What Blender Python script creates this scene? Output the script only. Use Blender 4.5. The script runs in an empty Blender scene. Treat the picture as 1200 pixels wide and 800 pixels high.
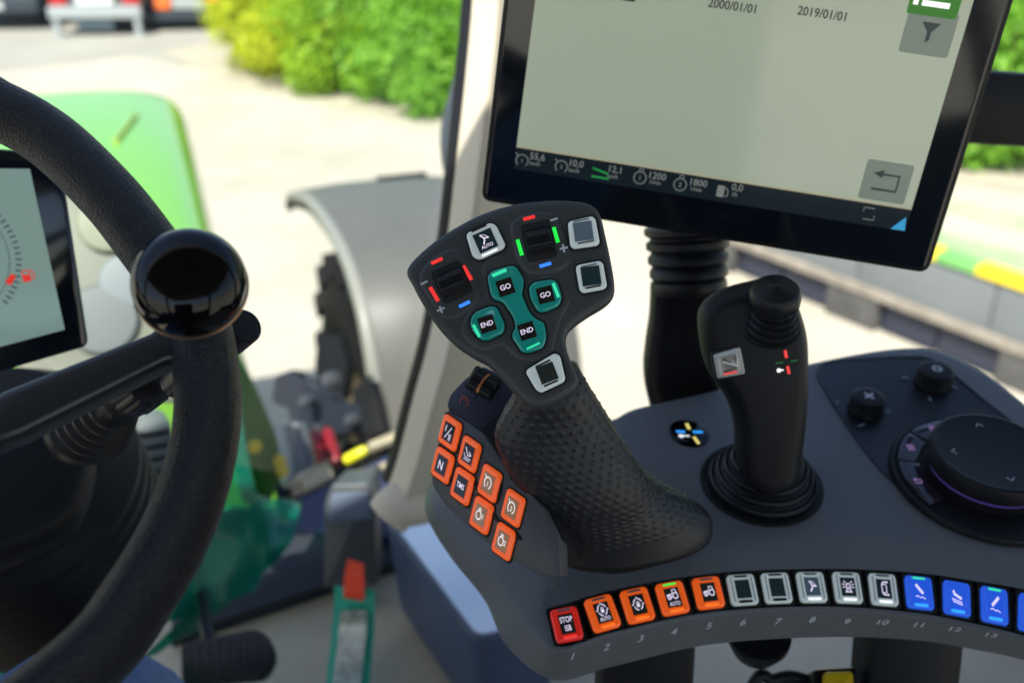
import bpy, bmesh, math, random
import numpy as np
from mathutils import Vector, Matrix
random.seed(7); rng = np.random.default_rng(7)
rad = math.radians
SC = bpy.context.scene
COL = SC.collection

# ------------------------------------------------------------------ camera, sky, sun, exposure
PITCH, FPX, EYE = 27.0, 1166.7, Vector((0, 0, 3.0))
cam_d = bpy.data.cameras.new('camera'); cam = bpy.data.objects.new('camera', cam_d); COL.objects.link(cam)
cam.location = EYE; cam.rotation_euler = (rad(90 - PITCH), 0, 0)
cam_d.lens = 35; cam_d.sensor_width = 36; cam_d.clip_start = 0.02; cam_d.clip_end = 500
cam_d.dof.use_dof = True; cam_d.dof.focus_distance = 0.55; cam_d.dof.aperture_fstop = 5.6
SC.camera = cam
SUN_EL, SUN_AZ = 58.0, 205.0
W = bpy.data.worlds.new('World'); SC.world = W; W.use_nodes = True
nt = W.node_tree; bg = nt.nodes['Background']; sky = nt.nodes.new('ShaderNodeTexSky')
sky.sky_type = 'NISHITA'; sky.sun_disc = False; sky.sun_elevation = rad(SUN_EL); sky.sun_rotation = rad(SUN_AZ)
sky.air_density = 1.0; sky.dust_density = 1.5
nt.links.new(sky.outputs[0], bg.inputs[0]); bg.inputs[1].default_value = 0.12
sd = bpy.data.lights.new('sun', 'SUN'); sd.energy = 4.6; sd.angle = rad(0.5); sd.color = (1, .95, .86)
so = bpy.data.objects.new('sun', sd); COL.objects.link(so)
S = Vector((math.cos(rad(SUN_EL)) * math.sin(rad(SUN_AZ)), math.cos(rad(SUN_EL)) * math.cos(rad(SUN_AZ)), math.sin(rad(SUN_EL))))
so.rotation_euler = S.to_track_quat('Z', 'Y').to_euler(); so.location = S * 30
SC.view_settings.view_transform = 'Standard'; SC.view_settings.look = 'None'; SC.view_settings.gamma = 1
SC.view_settings.exposure = 0.8
SC.cycles.use_denoising = True
SC.cycles.max_bounces = 10; SC.cycles.sample_clamp_indirect = 6; SC.cycles.transparent_max_bounces = 16

# ------------------------------------------------------------------ measuring helpers
ct, st = math.cos(rad(PITCH)), math.sin(rad(PITCH))
CR, CF, CU = Vector((1, 0, 0)), Vector((0, ct, -st)), Vector((0, st, ct))
def ray(px, py): return CR * ((px - 600) / FPX) - CU * ((py - 400) / FPX) + CF
def atd(px, py, d): return EYE + ray(px, py) * d
def onpl(px, py, P0, n):
    r = ray(px, py); return EYE + r * ((P0 - EYE).dot(n) / r.dot(n))
def onz(px, py, z):
    r = ray(px, py); return EYE + r * ((z - EYE.z) / r.z)
def ony(px, py, y):
    r = ray(px, py); return EYE + r * ((y - EYE.y) / r.y)

class Fr:                                   # a local frame; U, V may be scaled or skewed, w is in metres along N
    def __init__(s, c, U, V):
        s.c, s.U, s.V = Vector(c), Vector(U), Vector(V); s.N = s.U.cross(s.V).normalized()
    def pt(s, u, v, w=0.0): return s.c + s.U * u + s.V * v + s.N * w
    def sub(s, u, v, su, sv, ang=0, w=0):
        ca, sa = math.cos(rad(ang)), math.sin(rad(ang))
        return Fr(s.pt(u, v, w), (s.U * ca + s.V * sa) * su, (s.V * ca - s.U * sa) * sv)
class Pl:                                   # a measured plane with an orthonormal frame
    def __init__(s, P0, n, up=(0, 0, 1)):
        s.P0, s.n = Vector(P0), Vector(n).normalized()
        s.V = (Vector(up) - s.n * Vector(up).dot(s.n)).normalized(); s.U = s.V.cross(s.n).normalized()
        s.fr = Fr(s.P0, s.U, s.V)
    def p(s, px, py, w=0): return onpl(px, py, s.P0, s.n) + s.n * w
    def uv(s, px, py):
        q = onpl(px, py, s.P0, s.n) - s.P0; return (q.dot(s.U), q.dot(s.V))
    def q(s, c, hu, hv, w=0):               # frame from a centre and two half-axis directions measured in the picture
        c3 = s.p(*c); U = s.p(c[0] + hu[0], c[1] + hu[1]) - c3; V = s.p(c[0] + hv[0], c[1] + hv[1]) - c3
        return Fr(c3 + s.n * w, U, V)

# ------------------------------------------------------------------ outline helpers
def rpoly(pts, r, seg=5):
    out = []; n = len(pts)
    for i in range(n):
        p0, p1, p2 = Vector(pts[i - 1]), Vector(pts[i]), Vector(pts[(i + 1) % n])
        a, b = (p0 - p1), (p2 - p1)
        rr = r[i] if isinstance(r, (list, tuple)) else r
        k = min(rr, a.length * .48, b.length * .48); A = p1 + a.normalized() * k; B = p1 + b.normalized() * k
        for j in range(seg + 1):
            t = j / seg; out.append(tuple(A * (1 - t) ** 2 + p1 * 2 * t * (1 - t) + B * t * t))
    return out
def rrect(a=1, b=1, r=.3, seg=5): return rpoly([(-a, -b), (a, -b), (a, b), (-a, b)], r, seg)
def circ(r=1, n=32, cx=0, cy=0, b=None): return [(cx + r * math.cos(2 * math.pi * i / n), cy + (b or r) * math.sin(2 * math.pi * i / n)) for i in range(n)]
def cr(pts, t):                             # open Catmull-Rom through knots, t in knot units
    n = len(pts); i = max(0, min(n - 2, int(math.floor(t)))); f = t - i
    P = [Vector(pts[max(0, min(n - 1, i + k))]) for k in (-1, 0, 1, 2)]
    return .5 * ((2 * P[1]) + (P[2] - P[0]) * f + (2 * P[0] - 5 * P[1] + 4 * P[2] - P[3]) * f * f + (3 * P[1] - 3 * P[2] + P[3] - P[0]) * f ** 3)
def spline(pts, m): return [cr(pts, (len(pts) - 1) * i / (m - 1)) for i in range(m)]
def cspline(pts, per=6):
    n = len(pts); out = []
    for i in range(n):
        P = [Vector(pts[(i + k) % n]) for k in (-1, 0, 1, 2)]
        for j in range(per):
            f = j / per
            out.append(tuple(.5 * ((2 * P[1]) + (P[2] - P[0]) * f + (2 * P[0] - 5 * P[1] + 4 * P[2] - P[3]) * f * f + (3 * P[1] - 3 * P[2] + P[3] - P[0]) * f ** 3)))
    return out
def inset(pl, d):
    n = len(pl); area = sum(pl[i][0] * pl[(i + 1) % n][1] - pl[(i + 1) % n][0] * pl[i][1] for i in range(n)); sg = 1 if area > 0 else -1
    out = []
    for i in range(n):
        a = Vector(pl[i - 1]); b = Vector(pl[i]); c = Vector(pl[(i + 1) % n])
        e = ((b - a).normalized() + (c - b).normalized())
        e = e.normalized() if e.length > 1e-9 else (c - b).normalized()
        nn = Vector((-e.y, e.x)) * sg; out.append(tuple(b + nn * d))
    return out

# ------------------------------------------------------------------ mesh collector
class MB:
    def __init__(s): s.v = []; s.f = []; s.m = []
    def add(s, vs, fs, mi=0):
        o = len(s.v); s.v += [tuple(v) for v in vs]; s.f += [tuple(i + o for i in f) for f in fs]; s.m += [mi] * len(fs); return s
    def rings(s, R, closed=True, cap0=False, cap1=False, mi=0):
        n = len(R[0]); vs = [p for r in R for p in r]; fs = []
        for i in range(len(R) - 1):
            for j in range(n if closed else n - 1):
                k = (j + 1) % n; fs.append((i * n + j, i * n + k, (i + 1) * n + k, (i + 1) * n + j))
        if cap0: fs.append(tuple(range(n - 1, -1, -1)))
        if cap1: fs.append(tuple((len(R) - 1) * n + j for j in range(n)))
        return s.add(vs, fs, mi)
    def puff(s, F, pl, prof, mi=0, cap0=True):       # outline swept through (height, inset) pairs
        return s.rings([[F.pt(u, v, w) for u, v in (inset(pl, d) if d else pl)] for w, d in prof], True, cap0, True, mi)
    def slab(s, F, pl, w0, w1, b=.2, bi=.2, mi=0):   # bevelled plate; b = bevel in metres, bi = bevel in frame units
        return s.puff(F, pl, [(w0, 0), (w1 - b, 0), (w1 - b * .3, bi * .3), (w1, bi)], mi)
    def box(s, F, a, b, w0, w1, mi=0):
        return s.add([F.pt(u, v, w) for w in (w0, w1) for u, v in ((-a, -b), (a, -b), (a, b), (-a, b))],
                     [(3, 2, 1, 0), (4, 5, 6, 7), (0, 1, 5, 4), (1, 2, 6, 5), (2, 3, 7, 6), (3, 0, 4, 7)], mi)
    def lathe(s, c, ax, prof, n=40, mi=0, sx=1.0, ref=(0, 0, 1)):   # prof (height along the axis, radius)
        ax = Vector(ax).normalized(); r0 = Vector(ref)
        if abs(ax.dot(r0)) > .95: r0 = Vector((0, 1, 0))
        X = r0.cross(ax).normalized(); Y = ax.cross(X)
        return s.rings([[Vector(c) + ax * h + (X * math.cos(2 * math.pi * j / n) * sx + Y * math.sin(2 * math.pi * j / n)) * max(r, 1e-5) for j in range(n)] for h, r in prof], True, True, True, mi)
    def tube(s, pts, r, n=14, sq=1.0, cap=True, mi=0, up=None, p=2.0):
        pts = [Vector(q) for q in pts]; R = []; prev = None
        for i, q in enumerate(pts):
            t = (pts[min(i + 1, len(pts) - 1)] - pts[max(i - 1, 0)]).normalized()
            if up is not None: X = Vector(up).cross(t).normalized()
            else:
                X = (Vector((.3, .5, .81)) if prev is None else prev); X = (X - t * X.dot(t)).normalized(); prev = X
            Y = t.cross(X); ri = r[i] if isinstance(r, (list, tuple)) else r; ring = []
            for j in range(n):
                a = 2 * math.pi * j / n; ca, sa = math.cos(a), math.sin(a)
                if p != 2: ca, sa = math.copysign(abs(ca) ** (2 / p), ca), math.copysign(abs(sa) ** (2 / p), sa)
                ring.append(q + X * ca * ri + Y * sa * ri * sq)
            R.append(ring)
        return s.rings(R, True, cap, cap, mi)
    def stroke(s, F, pts, wd, w=0, closed=False, mi=0):    # a thin flat line drawn on a frame, measured in frame units
        pts = [Vector(p) for p in pts]; n = len(pts); L = []; Rr = []
        for i in range(n):
            a = pts[i - 1] if (i or closed) else pts[0]; c = pts[(i + 1) % n] if (i < n - 1 or closed) else pts[-1]
            t = (c - a).normalized() if (c - a).length > 1e-9 else Vector((1, 0)); nn = Vector((-t.y, t.x)) * wd * .5
            L.append(pts[i] + nn); Rr.append(pts[i] - nn)
        vs = [F.pt(q.x, q.y, w) for q in L] + [F.pt(q.x, q.y, w) for q in Rr]
        return s.add(vs, [(i, (i + 1) % n, n + (i + 1) % n, n + i) for i in range(n if closed else n - 1)], mi)
    def fill(s, F, pl, w=0, mi=0): return s.add([F.pt(u, v, w) for u, v in pl], [tuple(range(len(pl)))], mi)
    def build(s, name, mats, parent=None, label=None, cat=None, group=None, kind=None, origin=None, angle=35, fix=True, smooth=True):
        me = bpy.data.meshes.new(name); off = Vector((0, 0, 0))
        if parent is not None:
            p = parent
            while p is not None: off += p.location; p = p.parent
        elif origin is not None: off = Vector(origin)
        me.from_pydata([(v[0] - off.x, v[1] - off.y, v[2] - off.z) for v in s.v], [], s.f); me.update()
        for m in (mats if isinstance(mats, (list, tuple)) else [mats]): me.materials.append(m)
        if any(s.m): me.polygons.foreach_set('material_index', s.m)
        if fix:
            bm = bmesh.new(); bm.from_mesh(me); bmesh.ops.recalc_face_normals(bm, faces=bm.faces); bm.to_mesh(me); bm.free()
        if smooth:
            me.polygons.foreach_set('use_smooth', [True] * len(me.polygons)); me.set_sharp_from_angle(angle=rad(angle))
        o = bpy.data.objects.new(name, me); COL.objects.link(o)
        if parent is not None: o.parent = parent
        elif origin is not None: o.location = off
        tag(o, label, cat, group, kind); return o
def tag(o, label=None, cat=None, group=None, kind=None):
    for k, v in (('label', label), ('category', cat), ('group', group), ('kind', kind)):
        if v: o[k] = v
    return o
def thing(name, loc, label, cat, group=None):
    o = bpy.data.objects.new(name, None); COL.objects.link(o); o.location = loc; o.empty_display_size = .05
    return tag(o, label, cat, group)

# ------------------------------------------------------------------ lettering, made once from the built-in font
WORDS = ['GO', 'END', 'AUTO', 'N', 'TMS', '1', '2', 'STOP', 'ISB', 'I', 'II', '2000/01/01', '2019/01/01', '55,6', '10,0', '12,1', '1200', '1800', '0,0', 'km/h', '1/min', 'l/h',
         '3', '4', '5', '6', '7', '8', '9', '10', '11', '12', '13', '14', 'L']
_tmp = {}
for w_ in WORDS:
    c_ = bpy.data.curves.new('lettering', 'FONT'); c_.body = w_; c_.align_x = 'CENTER'; c_.align_y = 'CENTER'; c_.offset = .012; c_.resolution_u = 3
    o_ = bpy.data.objects.new('lettering', c_); COL.objects.link(o_); _tmp[w_] = o_
bpy.context.view_layer.update(); _dg = bpy.context.evaluated_depsgraph_get(); GL = {}
for w_, o_ in _tmp.items():
    m_ = bpy.data.meshes.new_from_object(o_.evaluated_get(_dg))
    vs_ = np.array([v.co[:2] for v in m_.vertices]); mid = (vs_.max(0) + vs_.min(0)) / 2; hh = .70 if w_.replace('/', '').replace(',', '').isalnum() else (vs_.max(0) - vs_.min(0))[1]
    GL[w_] = ((vs_ - mid) / .70, [tuple(p.vertices) for p in m_.polygons]); bpy.data.meshes.remove(m_)
    c_ = o_.data; bpy.data.objects.remove(o_); bpy.data.curves.remove(c_)
def text(mb, F, s, u, v, h, asp=1.0, shear=0.0, w=0, mi=0):    # h: cap height in frame units, asp: width over height stretch
    vs, fs = GL[s]
    return mb.add([F.pt(u + (x + shear * y) * h * asp, v + y * h, w) for x, y in vs], fs, mi)

# ------------------------------------------------------------------ materials
def mat(name, col, rough=.5, metal=0, bump=None, coat=0, emit=None, es=0, spec=.5, var=0, varscale=20, trans=0, alpha=None, vor=None, rvar=0):
    m = bpy.data.materials.new(name); m.use_nodes = True; t = m.node_tree; b = t.nodes['Principled BSDF']
    c4 = (*col, 1); b.inputs['Base Color'].default_value = c4; b.inputs['Roughness'].default_value = rough; b.inputs['Metallic'].default_value = metal
    b.inputs['Coat Weight'].default_value = coat; b.inputs['Coat Roughness'].default_value = .08; b.inputs['Specular IOR Level'].default_value = spec
    b.inputs['Transmission Weight'].default_value = trans
    tc = t.nodes.new('ShaderNodeTexCoord')
    if emit: b.inputs['Emission Color'].default_value = (*emit, 1); b.inputs['Emission Strength'].default_value = es
    if var or rvar:
        n = t.nodes.new('ShaderNodeTexNoise'); n.inputs['Scale'].default_value = varscale; n.inputs['Detail'].default_value = 6; n.inputs['Roughness'].default_value = .65
        t.links.new(tc.outputs['Object'], n.inputs['Vector'])
    if var:
        r = t.nodes.new('ShaderNodeValToRGB'); r.color_ramp.elements[0].position = .3; r.color_ramp.elements[1].position = .7
        r.color_ramp.elements[0].color = (*[max(0, x * (1 - var)) for x in col], 1); r.color_ramp.elements[1].color = (*[min(1, x * (1 + var)) for x in col], 1)
        t.links.new(n.outputs['Fac'], r.inputs[0]); t.links.new(r.outputs[0], b.inputs['Base Color'])
    if rvar:
        q = t.nodes.new('ShaderNodeMapRange'); q.inputs[1].default_value = .3; q.inputs[2].default_value = .7; q.inputs[3].default_value = rough - rvar; q.inputs[4].default_value = rough + rvar
        t.links.new(n.outputs['Fac'], q.inputs[0]); t.links.new(q.outputs[0], b.inputs['Roughness'])
    if bump:
        n2 = t.nodes.new('ShaderNodeTexNoise'); n2.inputs['Scale'].default_value = bump[0]; n2.inputs['Detail'].default_value = 4
        bp = t.nodes.new('ShaderNodeBump'); bp.inputs['Strength'].default_value = bump[1]; bp.inputs['Distance'].default_value = bump[2] if len(bump) > 2 else .001
        t.links.new(tc.outputs['Object'], n2.inputs['Vector']); t.links.new(n2.outputs['Fac'], bp.inputs['Height']); t.links.new(bp.outputs[0], b.inputs['Normal'])
        if vor:
            vo = t.nodes.new('ShaderNodeTexVoronoi'); vo.inputs['Scale'].default_value = vor[0]; vo.feature = 'DISTANCE_TO_EDGE'
            mxn = t.nodes.new('ShaderNodeMath'); mxn.operation = 'MULTIPLY_ADD'; mxn.inputs[1].default_value = vor[1]
            mp = t.nodes.new('ShaderNodeVectorMath'); mp.operation = 'MULTIPLY_ADD'; mp.inputs[1].default_value = (.0016, .0016, .0016)
            t.links.new(n2.outputs['Color'], mp.inputs[0]); t.links.new(tc.outputs['Object'], mp.inputs[2]); t.links.new(mp.outputs[0], vo.inputs['Vector'])
            t.links.new(vo.outputs['Distance'], mxn.inputs[0]); t.links.new(n2.outputs['Fac'], mxn.inputs[2]); t.links.new(mxn.outputs[0], bp.inputs['Height'])
    return m
M = dict(
    shell=mat('console_plastic', (.125, .133, .143), .44, bump=(2200, .35, .0005), rvar=.07, varscale=30, var=.06),
    shell_dark=mat('console_underside_plastic', (.014, .016, .02), .5, bump=(2600, .25, .0004)),
    head=mat('handle_plastic', (.052, .057, .057), .42, bump=(3200, .2, .0003), rvar=.05, varscale=40),
    grip=mat('grip_rubber', (.013, .014, .018), .40, bump=(3000, .3, .0003), rvar=.05, varscale=50),
    pod=mat('pod_plastic', (.072, .077, .080), .45, bump=(2600, .25, .0003)),
    podtop=mat('pod_top_plastic', (.028, .034, .058), .42, bump=(2600, .25, .0003)),
    rubber=mat('rubber', (.009, .010, .012), .42, spec=.32, bump=(900, .2, .0004), rvar=.06, varscale=60),
    black=mat('black_plastic', (.007, .007, .009), .35, spec=.32, bump=(2200, .15, .0003), rvar=.05),
    soft=mat('soft_black_plastic', (.006, .007, .0095), .5, spec=.3, bump=(2600, .2, .0003)),
    gap=mat('black_gap', (.004, .004, .004), .7),
    gloss=mat('piano_black', (.002, .002, .0025), .04, spec=.35),
    glass_black=mat('screen_glass', (.004, .007, .012), .12, coat=.6, rvar=.05, varscale=18),
    housing=mat('key_housing_plastic', (.012, .014, .013), .18, coat=.4),
    leather=mat('wheel_leather', (.007, .008, .011), .42, spec=.45, bump=(800, .9, .0015), vor=(520, 2.0), rvar=.07, varscale=80),
    orange=mat('orange_key', (.85, .085, .012), .22, coat=.5, emit=(1, .14, .012), es=.28, spec=.6),
    redkey=mat('red_key', (.50, .02, .014), .22, coat=.5, emit=(1, .03, .02), es=.18),
    white=mat('clear_grey_key', (.66, .72, .70), .22, coat=.5, emit=(.75, .88, .84), es=.10),
    blue=mat('blue_key', (.03, .10, .62), .20, coat=.5, emit=(.02, .14, 1), es=.26),
    teal=mat('teal_key', (.004, .26, .22), .14, coat=.8, emit=(0, .5, .42), es=.05, spec=.7),
    tealedge=mat('teal_key_edge', (.002, .20, .17), .12, coat=.8),
    win=mat('key_display', (.030, .040, .034), .16, coat=.4),
    wingrey=mat('key_display_pale', (.16, .22, .26), .14, coat=.4),
    winteal=mat('key_display_dark', (.02, .05, .055), .14, coat=.4),
    winbrown=mat('key_display_brown', (.018, .014, .012), .2, coat=.3),
    slot=mat('key_slot', (.02, .022, .024), .3),
    slotgrey=mat('key_slot_grey', (.16, .17, .17), .25),
    glyph=mat('lit_glyph', (.7, .65, .75), .4, emit=(.85, .75, .95), es=.42),
    mark=mat('printed_mark', (.62, .66, .68), .5),
    markdim=mat('printed_mark_dim', (.16, .19, .21), .5),
    lred=mat('lit_red', (.6, .03, .03), .3, emit=(1, .045, .04), es=.42),
    lgreen=mat('lit_green', (.03, .6, .08), .3, emit=(.02, 1, .08), es=.42),
    lmint=mat('lit_mint', (.05, .6, .35), .3, emit=(.05, 1, .5), es=.34),
    lblue=mat('lit_blue', (.05, .25, .8), .3, emit=(.04, .22, 1), es=.55),
    lcyan=mat('lit_cyan', (.05, .4, .9), .3, emit=(.03, .35, 1), es=.5),
    lorange=mat('lit_orange', (.8, .16, .02), .3, emit=(1, .17, .01), es=.50),
    lwhite=mat('lit_white', (.8, .8, .8), .3, emit=(1, .98, .98), es=.45),
    lyellow=mat('lit_yellow', (.7, .6, .1), .3, emit=(1, .85, .25), es=.4),
    dgreen=mat('printed_green', (.01, .12, .03), .4, emit=(.01, .3, .05), es=.10),
    copper=mat('copper_line', (.55, .19, .05), .35, metal=.3),
    steel=mat('steel', (.35, .36, .38), .3, metal=.9),
)

# ==================================================================  ARMREST CONSOLE
Z0 = EYE.z - .42
nC = Vector((0, -math.sin(rad(8)), math.cos(rad(8))))
PC = Pl(onz(890, 570, Z0), nC)
def off(pl, w): return Pl(pl.P0 + pl.n * w, pl.n)
PC3, PC4 = off(PC, -.017), off(PC, -.050)
#      G4 bottom      G3 facet edge  R2 recess low  R1 recess high  G2 ridge       G1 back edge
KN = [((499, 575), (504, 567), (511, 562), (522, 556), (532, 552), (560, 540)),
      ((500, 606), (507, 598), (516, 592), (528, 586), (540, 580), (600, 528)),
      ((527, 652), (543, 640), (553, 632), (566, 622), (578, 613), (640, 510)),
      ((566, 702), (588, 690), (598, 678), (612, 662), (622, 650), (690, 495)),
      ((592, 757), (620, 737), (628, 728), (634, 700), (648, 676), (720, 488)),
      ((648, 797), (654, 762), (655, 757), (645, 711), (662, 668), (745, 476)),
      ((720, 781), (720, 743), (718, 740), (718, 691), (730, 655), (800, 464)),
      ((830, 756), (830, 721), (830, 717), (830, 672), (838, 643), (870, 447)),
      ((960, 747), (960, 714), (960, 710), (958, 666), (960, 634), (960, 421)),
      ((1065, 750), (1067, 722), (1068, 717), (1066, 670), (1066, 636), (1070, 405)),
      ((1135, 760), (1135, 734), (1136, 729), (1134, 679), (1134, 642), (1135, 424)),
      ((1210, 776), (1210, 752), (1210, 747), (1210, 692), (1210, 655), (1210, 478)),
      ((1330, 812), (1330, 790), (1330, 784), (1330, 722), (1330, 690), (1330, 590)),
      ((1400, 850), (1400, 825), (1400, 818), (1400, 760), (1400, 720), (1400, 650))]
def guide(col, t): p = cr([k[col] for k in KN], t); return p
def g3d(col, t):
    p = guide(col, t)
    if col == 0: return PC4.p(*p)
    if col == 1: return PC3.p(*p)
    if col in (2, 3):
        a, b = g3d(1, t), g3d(4, t)             # on the straight facet between ridge and facet edge
        n = (b - a).cross(guide3_tan(t)).normalized()
        return onpl(p.x, p.y, a, n)
    return PC.p(*p)
def guide3_tan(t):
    a, b = PC3.p(*guide(1, max(0, t - .15))), PC3.p(*guide(1, min(13, t + .15))); return (b - a).normalized()
def facet(t):                                   # frame on the key facet at t, metres
    c = (g3d(2, t) + g3d(3, t)) / 2; V = (g3d(3, t) - g3d(2, t)); n = (V.cross(guide3_tan(t))).normalized()
    if n.z < 0: n = -n
    V = V.normalized(); U = V.cross(n).normalized(); return Fr(c, U, V)
def t_at(col, px, lo=4.5, hi=13.0):
    for _ in range(50):
        m_ = (lo + hi) / 2
        if guide(col, m_).x < px: lo = m_
        else: hi = m_
    return (lo + hi) / 2
console = thing('armrest_console', PC.p(900, 620, -.06), 'dark grey armrest control console with one curved row of numbered lit keys', 'armrest')
def round_section(ps, rs, seg=4):
    out = [ps[0]]
    for i in range(1, len(ps) - 1):
        r = rs[i]
        if r <= 0: out.append(ps[i]); continue
        a, b = ps[i - 1] - ps[i], ps[i + 1] - ps[i]; A = ps[i] + a.normalized() * min(r, a.length * .45); B = ps[i] + b.normalized() * min(r, b.length * .45)
        for j in range(seg + 1):
            t = j / seg; out.append(A * (1 - t) ** 2 + ps[i] * 2 * t * (1 - t) + B * t * t)
    out.append(ps[-1]); return out
T0R = 5.0
def section(t):
    g = [g3d(c, t) for c in range(6)]
    F = facet(t); d = -.0042 if t >= T0R else -.00001
    back = (g[5] - g[4]).normalized(); back.z = 0; back.normalize()
    ins = (g[4] - g[0]); ins.z = 0; ins.normalize()
    ps = [g[0] + ins * .055 + Vector((0, 0, -.004)), g[0] + ins * .006 + Vector((0, 0, -.004)), g[0], g[1], g[2], g[2] + F.N * d, g[3] + F.N * d, g[3], g[4]]
    for k in (.12, .35, .65, .9): ps.append(g[4].lerp(g[5], k))
    ps += [g[5], g[5] + back * .004 + Vector((0, 0, -.012)), g[5] + Vector((0, 0, -.05))]
    return round_section(ps, [0, 0, .006, .004, 0, 0, 0, 0, .014, 0, 0, 0, 0, .008, .004, 0])
ts = sorted(set([i / 10 for i in range(0, 131)] + [T0R - 1e-4, T0R]))
R = [section(t) for t in ts]
mb = MB(); mb.rings(R, False); mb.f.append(tuple(range(len(R[0]))[::-1])); mb.m.append(0)
body = mb.build('shell', M['shell'], console, fix=True, angle=28)
# black channel lining of the key row
mb = MB(); L = [t for t in ts if t >= T0R]; A = []; 
for t in L:
    F = facet(t); a, b = g3d(2, t), g3d(3, t); A.append([a + F.N * -.0002, a + F.N * -.0038, b + F.N * -.0038, b + F.N * -.0002])
mb.rings(A, False); mb.build('key_channel', M['gap'], console, fix=False)
# underside supports seen below the console
for (x0, x1) in ((705, 822), (1030, 1146)):
    c = (atd(x0, 800, .72) + atd(x1, 800, .72)) / 2; hw = (x1 - x0) / 2 / FPX * .72
    F = Fr(c + Vector((0, .015, -.03)), Vector((1, 0, 0)), Vector((0, 0, 1)))
    MB().slab(Fr(F.c, Vector((1, 0, 0)), Vector((0, .25, .97))), rpoly([(-hw * .96, -.30), (hw * .9, -.30), (hw, .02), (hw, .09), (-hw, .09), (-hw, .02)], .02), -.035, 0, .006, .006).build('support_bracket', M['soft'], console)

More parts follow.
